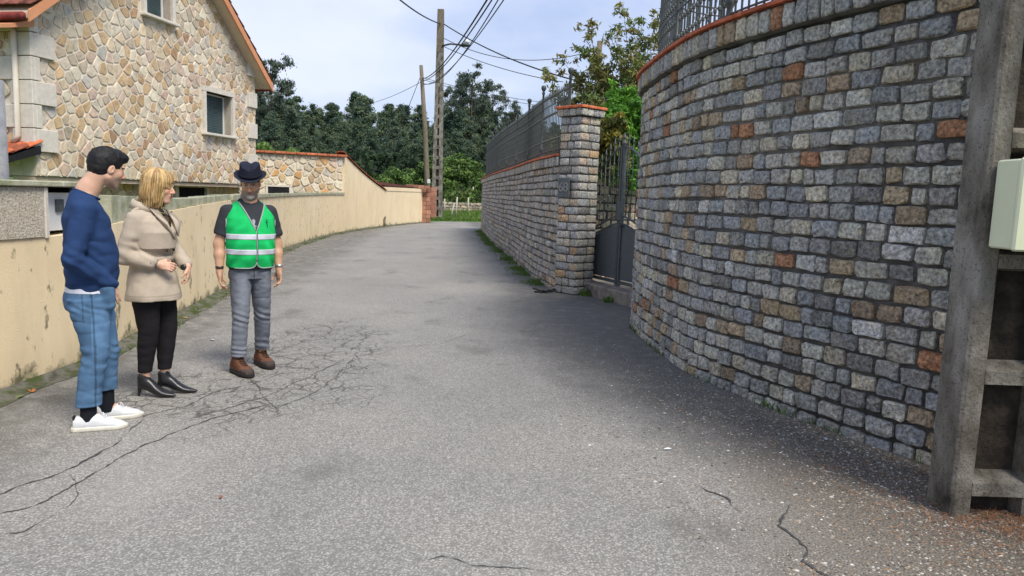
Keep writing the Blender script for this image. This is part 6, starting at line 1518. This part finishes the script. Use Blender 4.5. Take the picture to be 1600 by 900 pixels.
# ---- man in the green vest
def man_vest():
    R = thing('person', 'bearded man in dark hat, green reflective vest, grey jeans and brown boots', 'person', (-2.29, 6.38, 0), math.radians(-56))
    skin = (.50, .30, .20); HCn = (.055, .0, 1.635); HM = rotm(-.36, .42, .0); hs = .95
    sh = {-1: (-.01, -.178, 1.395), 1: (-.01, .178, 1.395)}; el = {-1: (-.03, -.245, 1.115), 1: (-.025, .240, 1.115)}; wr = {-1: (.03, -.258, .885), 1: (.04, .240, .89)}
    f = Field((-.26, -.42, -.01), (.34, .42, 1.82), .0045)
    f.loft([(.88, 0, 0, .11, .15), (1.1, 0, 0, .115, .16), (1.32, .0, 0, .110, .165), (1.42, -.005, 0, .075, .13), (1.47, -.01, 0, .06, .08)])
    f.chain([(-.015, 0, 1.44), (.0, 0, 1.52), tuple(np.array(HCn)+HM@np.array([-.03, 0, -.03]))], [.075, .064, .062], .03)
    head(f, HCn, HM, hs, jaw=1.1)
    for s_ in (-1, 1):
        f.cone(sh[s_], el[s_], .044, .046); f.chain([el[s_], tuple(np.array(el[s_])*.6+np.array(wr[s_])*.4), wr[s_]], [.045, .043, .028], .02)
        hand(f, wr[s_], (.12, -s_*.02, -1), (.25, -s_, 0), s_*1, .75, 1.05)
    for s_, kx, fx_ in ((-1, .09, .10), (1, -.02, -.13)):
        f.cone((0, s_*.08, .86), (kx, s_*.104, .5), .075, .05); f.cone((kx, s_*.104, .5), (fx_, s_*.128, .10), .05, .036)
    part(f, 'body', M_skin, R, lambda V: head_tint(V, np.tile(np.array(skin), (len(V), 1)), HCn, HM, hs, skin, (.36, .16, .13), (.05, .035, .03), beard=((.19, .16, .14), (.62, .62, .62, .95))))
    # t-shirt
    f = Field((-.24, -.40, .86), (.28, .40, 1.56), .0055)
    TS = [(.90, .01, 0, .140, .182), (1.0, .02, 0, .152, .188), (1.12, .025, 0, .158, .192), (1.25, .015, 0, .148, .196), (1.34, .0, 0, .134, .204), (1.41, -.01, 0, .108, .180), (1.455, -.015, 0, .088, .132), (1.49, -.015, 0, .076, .09), (1.51, -.012, 0, .070, .074)]
    f.loft(TS, .01)
    for s_ in (-1, 1):
        e = np.array(el[s_]); a = np.array(sh[s_]); u = (e-a)/np.linalg.norm(e-a); f.cone(a, a+u*.19, .060, .068, .035)
        X = a+u*.20; f.cone(X+u*.07, X+u*.075, .08, .08, .0, 'sub')
    f.cone((.01, 0, 1.50), (.05, 0, 1.60), .060, .08, .005, 'sub'); f.wrinkle(.003, (7, 7, 10), 61)
    dk = np.array((.035, .038, .045))
    part(f, 't_shirt', M_cloth, R, lambda V: np.where((((V[:, 0] > .10) & (np.hypot((V[:, 1]+.0)/.030, (V[:, 2]-1.30)/.036) < 1) & (vnoise(V*55, 3) > -.25)))[:, None], np.array([[.30, .31, .34]]), dk[None]), 1)
    # vest
    VS = [(z, cx, cy, rx+.013, ry+.010) for z, cx, cy, rx, ry in TS]; green = np.array((.012, .50, .13))
    def vest(extra, zlo=.915):
        f = Field((-.25, -.30, .86), (.30, .30, 1.53), .005)
        f.loft([(z, a, b, c_+extra, d+extra) for z, a, b, c_, d in VS if z < 1.50], .008); f.half((0, 0, -1), -zlo)
        f.wrinkle_fn(lambda p: .0045*np.sin(p[:, 2]*42+np.abs(p[:, 1])*45+5*vnoise(p*5, 3))*np.clip((1.35-p[:, 2])*4, 0, 1)+.006*vnoise(p*np.array([10, 10, 14]), 9))
        # open V neck at the front
        X, Y, Z = np.meshgrid(*f.ax, indexing='ij', sparse=True); hw = np.clip((Z-1.235)*.44, 0, .125)+.0
        v = np.where((X > -.01) & (Z > 1.235), np.abs(Y-.012)-hw, .2).astype(np.float32); f.F = np.maximum(f.F, -v)
        v = (np.hypot(X+.015, Y)-.098).astype(np.float32)+0*Z.astype(np.float32); f.F = np.where(Z > 1.43, np.maximum(f.F, -v), f.F)
        for s_ in (-1, 1):                    # armholes
            hw2 = np.hypot((np.abs(Y*s_-.268))/.066, (Z-1.31)/.175)+0*X; f.F = np.where((Y*s_ > .0), np.maximum(f.F, ((1-hw2)*.07).astype(np.float32)), f.F)
        # rounded front hem corners
        hem = np.hypot(np.maximum(.05-np.abs(Y-.012), 0), np.maximum(.965-Z, 0))-.05; f.F = np.where((X > .03) & (np.abs(Y-.012) < .05) & (Z < .965), np.maximum(f.F, hem.astype(np.float32)), f.F)
        return f
    vp = part(vest(0), 'vest', M_cloth, R, lambda V: np.tile(green, (len(V), 1))*(.92+.12*vnoise(V*18, 2))[:, None], 1)
    for zc in (1.185, 1.055):
        f = vest(.004); f.half((0, 0, 1), zc+.024); f.half((0, 0, -1), -(zc-.024)); part(f, 'reflective_band', M_silver, vp, None, 1)
    def surf(a, z, off):
        A = np.array(VS); it = lambda c_: float(np.interp(z, A[:, 0], A[:, c_])); return (it(1)+(it(3)+off)*math.cos(a), (it(4)+off)*math.sin(a), z)
    def yline(y, z, off=.004): A = np.array(VS); ry = float(np.interp(z, A[:, 0], A[:, 4])); return surf(math.asin(max(-1, min(1, y/ry))), z, off)
    grey = (.33, .36, .36); tr = MB()
    for sg in (-1, 1): tr.tube([yline(.012+sg*min(.128, (z-1.232)*.44), z) for z in np.linspace(1.235, 1.475, 12)], .0055, 6, grey)
    tr.tube([yline(.012, z, .006) for z in np.linspace(.975, 1.235, 14)], .0045, 6, grey)
    for sg in (-1, 1): tr.tube([yline(.012+sg*(.05-.05*math.cos(q)) , .975-.055*math.sin(q)) for q in np.linspace(0, math.pi/2, 7)]+[yline(.012+sg*y, .918) for y in np.linspace(.055, .165, 6)], .005, 6, grey)
    for s_ in (-1, 1):
        P = []
        for q in np.linspace(math.pi*.5, math.pi*1.5, 18):
            y = .268+.068*math.cos(q); z = 1.31+.177*math.sin(q); 
            if z < 1.475: P.append(yline(s_*y, z, .003))
        tr.tube(P, .0055, 6, grey)
    tr.build('edging', M_cloth, vp, True, True, local=True)
    MB().tube([yline(.017, z, .008) for z in np.linspace(.98, 1.23, 12)], .0028, 5, (.02, .03, .03)).build('zip', M_cloth, vp, True, True, local=True)
    lg_ = MB()
    lg_.tube([yline(.105, 1.335), yline(.112, 1.32), yline(.104, 1.30), yline(.112, 1.285), yline(.108, 1.265)], .003, 5, (.01, .10, .06)).tube([yline(.098, 1.312), yline(.118, 1.308)], .0025, 5, (.01, .10, .06))
    lg_.build('logo', M_cloth, vp, True, True, local=True)
    # jeans
    f = Field((-.24, -.28, .12), (.28, .28, .98), .0055)
    f.loft([(.95, .01, 0, .130, .170), (.88, .0, 0, .140, .176), (.82, -.005, 0, .140, .178)], .02)
    for s_ in (-1, 1):
        g0 = .10 if s_ < 0 else -.13; kn = .09 if s_ < 0 else -.02
        f.loft([(.88, .0, s_*.082, .130, .088), (.76, .008+kn*.2, s_*.088, .118, .089), (.62, .01+kn*.7, s_*.097, .095, .078), (.50, kn+.005, s_*.105, .081, .070), (.38, kn+(g0-kn)*.3, s_*.114, .075, .067), (.26, kn+(g0-kn)*.6, s_*.122, .072, .065), (.155, kn+(g0-kn)*.88, s_*.128, .073, .067)], .014)
    f.wrinkle(.0030, (7, 7, 15), 71); f.wrinkle_fn(lambda p: .0042*np.sin(p[:, 2]*110+p[:, 1]*30+4*vnoise(p*8, 5))*(np.exp(-(((p[:, 2]-.48)/.07)**2))+1.0*np.exp(-(((p[:, 2]-.21)/.06)**2))))
    part(f, 'jeans', M_denim, R, lambda V: np.array((.165, .18, .21))*(1+.16*vnoise(V*np.array([12, 12, 6]), 4)-.5*((np.abs(V[:, 1]) < .006) & (V[:, 0] > 0)&(V[:,2]>.8)))[:, None])
    f = Field((-.2, -.22, .88), (.24, .22, .97), .0055); f.loft([(.905, .012, 0, .137, .178), (.95, .014, 0, .139, .18)], .004); part(f, 'belt', M_leather, R, (.012, .014, .03))
    for s_, yaw in ((-1, math.radians(14)), (1, math.radians(8))):
        x, y = (.115 if s_ < 0 else -.115), s_*.128
        u = Field((-.14, -.08, -.01), (.23, .08, .20), .004)
        u.loft([(-.105, 0, .055, .028, .045), (-.08, 0, .068, .042, .068), (-.03, 0, .075, .045, .078), (.01, 0, .072, .047, .074), (.05, 0, .060, .050, .056), (.10, 0, .050, .054, .044), (.15, 0, .044, .051, .036), (.185, 0, .038, .038, .030), (.205, 0, .034, .018, .020)], .004, axis=0, pw=2.3)
        u.cone((-.02, 0, .11), (-.022, 0, .17), .05, .052, .015); u.cone((-.02, 0, .165), (-.022, 0, .22), .046, .05, .003, 'sub'); u.half((0, 0, -1), -.02); u.wrinkle(.003, (25, 25, 25), 3)
        bt = local_part(u, 'boot', M_matte, R, x, y, yaw, lambda V: np.where((V[:, 2] > .052+.02*(V[:, 0] > .12))[:, None], np.array([[.13, .055, .032]]), np.array([[.06, .045, .04]])))
        v = Field((-.14, -.09, -.01), (.24, .09, .06), .004)
        v.loft([(-.12, 0, .018, .030, .03), (-.08, 0, .018, .047, .03), (.0, 0, .018, .051, .03), (.10, 0, .018, .060, .03), (.16, 0, .02, .054, .03), (.20, 0, .022, .036, .028), (.22, 0, .024, .012, .02)], .004, axis=0, pw=2.5); v.half((0, 0, 1), .034); v.half((0, 0, -1), 0)
        local_part(v, 'sole', M_matte, bt, x, y, yaw, (.022, .02, .02)); X = xf(x, y, yaw); lb = MB()
        for i in range(5): xx = .03+i*.018; lb.tube([X(xx, -.024, .130-i*.010), X(xx+.006, 0, .142-i*.0115), X(xx, .024, .130-i*.010)], .0035, 5, (.03, .025, .02))
        lb.build('laces', M_cloth, bt, True, True, local=True)
    w = np.array(wr[-1]); MB().tube([w+np.array([0, 0, .028]), w+np.array([0, 0, .046])], .034, 16, (.03, .02, .018)).build('bracelet', M_leather, R, True, True, local=True)
    w = np.array(wr[1]); MB().tube([w+np.array([0, 0, .026]), w+np.array([0, 0, .044])], .033, 16).build('watch', M_metal, R, True, False, local=True)
    # hair at the sides and the hat
    c = np.array(HCn); P = lambda x, y, z: c+HM@(np.array([x, y, z])*hs)
    f = Field(c-.17, c+.17, .0045); f.ell(P(-.022, 0, .036), (.100, .080, .085), HM, .01); f.ell(P(.115, 0, -.02), (.095, .11, .10), HM, .01, 'sub'); f.ell(P(-.02, 0, -.13), (.2, .2, .075), HM, .01, 'sub')
    for y in (-1, 1): f.ell(P(-.004, y*.085, -.006), (.026, .03, .034), HM, .006, 'sub')
    part(f, 'hair', M_hair, R, (.05, .045, .042))
    HTm = HM@rotm(0, -.10, 0); hc = c+HM@(np.array([-.012, 0, .062])*hs)
    f = Field(hc-.2, hc+.2, .004); X, Y, Z = np.meshgrid(*f.ax, indexing='ij', sparse=True); x, y, z = X-hc[0], Y-hc[1], Z-hc[2]; u = [(x*HTm[0, i]+y*HTm[1, i]+z*HTm[2, i]) for i in range(3)]
    k = np.clip(u[2]/.115, 0, 1); rx = .108-.016*k; ry = .090-.014*k; e = np.sqrt((u[0]/rx)**2+(u[1]/ry)**2); D = np.maximum((e-1)*ry, np.maximum(-u[2], u[2]-(.112-.022*np.exp(-(u[1]/.022)**2)-.10*np.clip(-u[0]-.03, 0, 1)-.02*np.exp(-((u[0]-.085)/.03)**2))))
    f.F = (D-.004).astype(np.float32)
    e = np.sqrt((u[0]/.150)**2+(u[1]/.132)**2); dz = u[2]-(.004-.012*np.clip(u[0]/.15, -1, 1)+.022*(np.abs(u[1])/.13)**2*np.clip(e, 0, 1)); br = np.maximum((e-1)*.13, np.abs(dz)-.0035)
    h_ = np.clip(.5+.5*(f.F-br)/.008, 0, 1); f.F = (f.F*(1-h_)+br*h_-.008*h_*(1-h_)).astype(np.float32)
    hat = part(f, 'hat', M_cloth, R, (.017, .02, .034), 1)
    V = []
    for i in range(41):
        a = 2*math.pi*i/40
        for (o, dz) in ((.001, .006), (.0065, .006), (.006, .034), (0, .034)): V.append(hc+HTm@np.array([(.111+o)*math.cos(a), (.093+o)*math.sin(a), dz]))
    obj('hat_band', V, [(i*4+k_, i*4+(k_+1) % 4, i*4+4+(k_+1) % 4, i*4+4+k_) for i in range(40) for k_ in range(4)], M_cloth, hat, True, (.010, .011, .018), local=True)
man_blue(); woman(); man_vest()
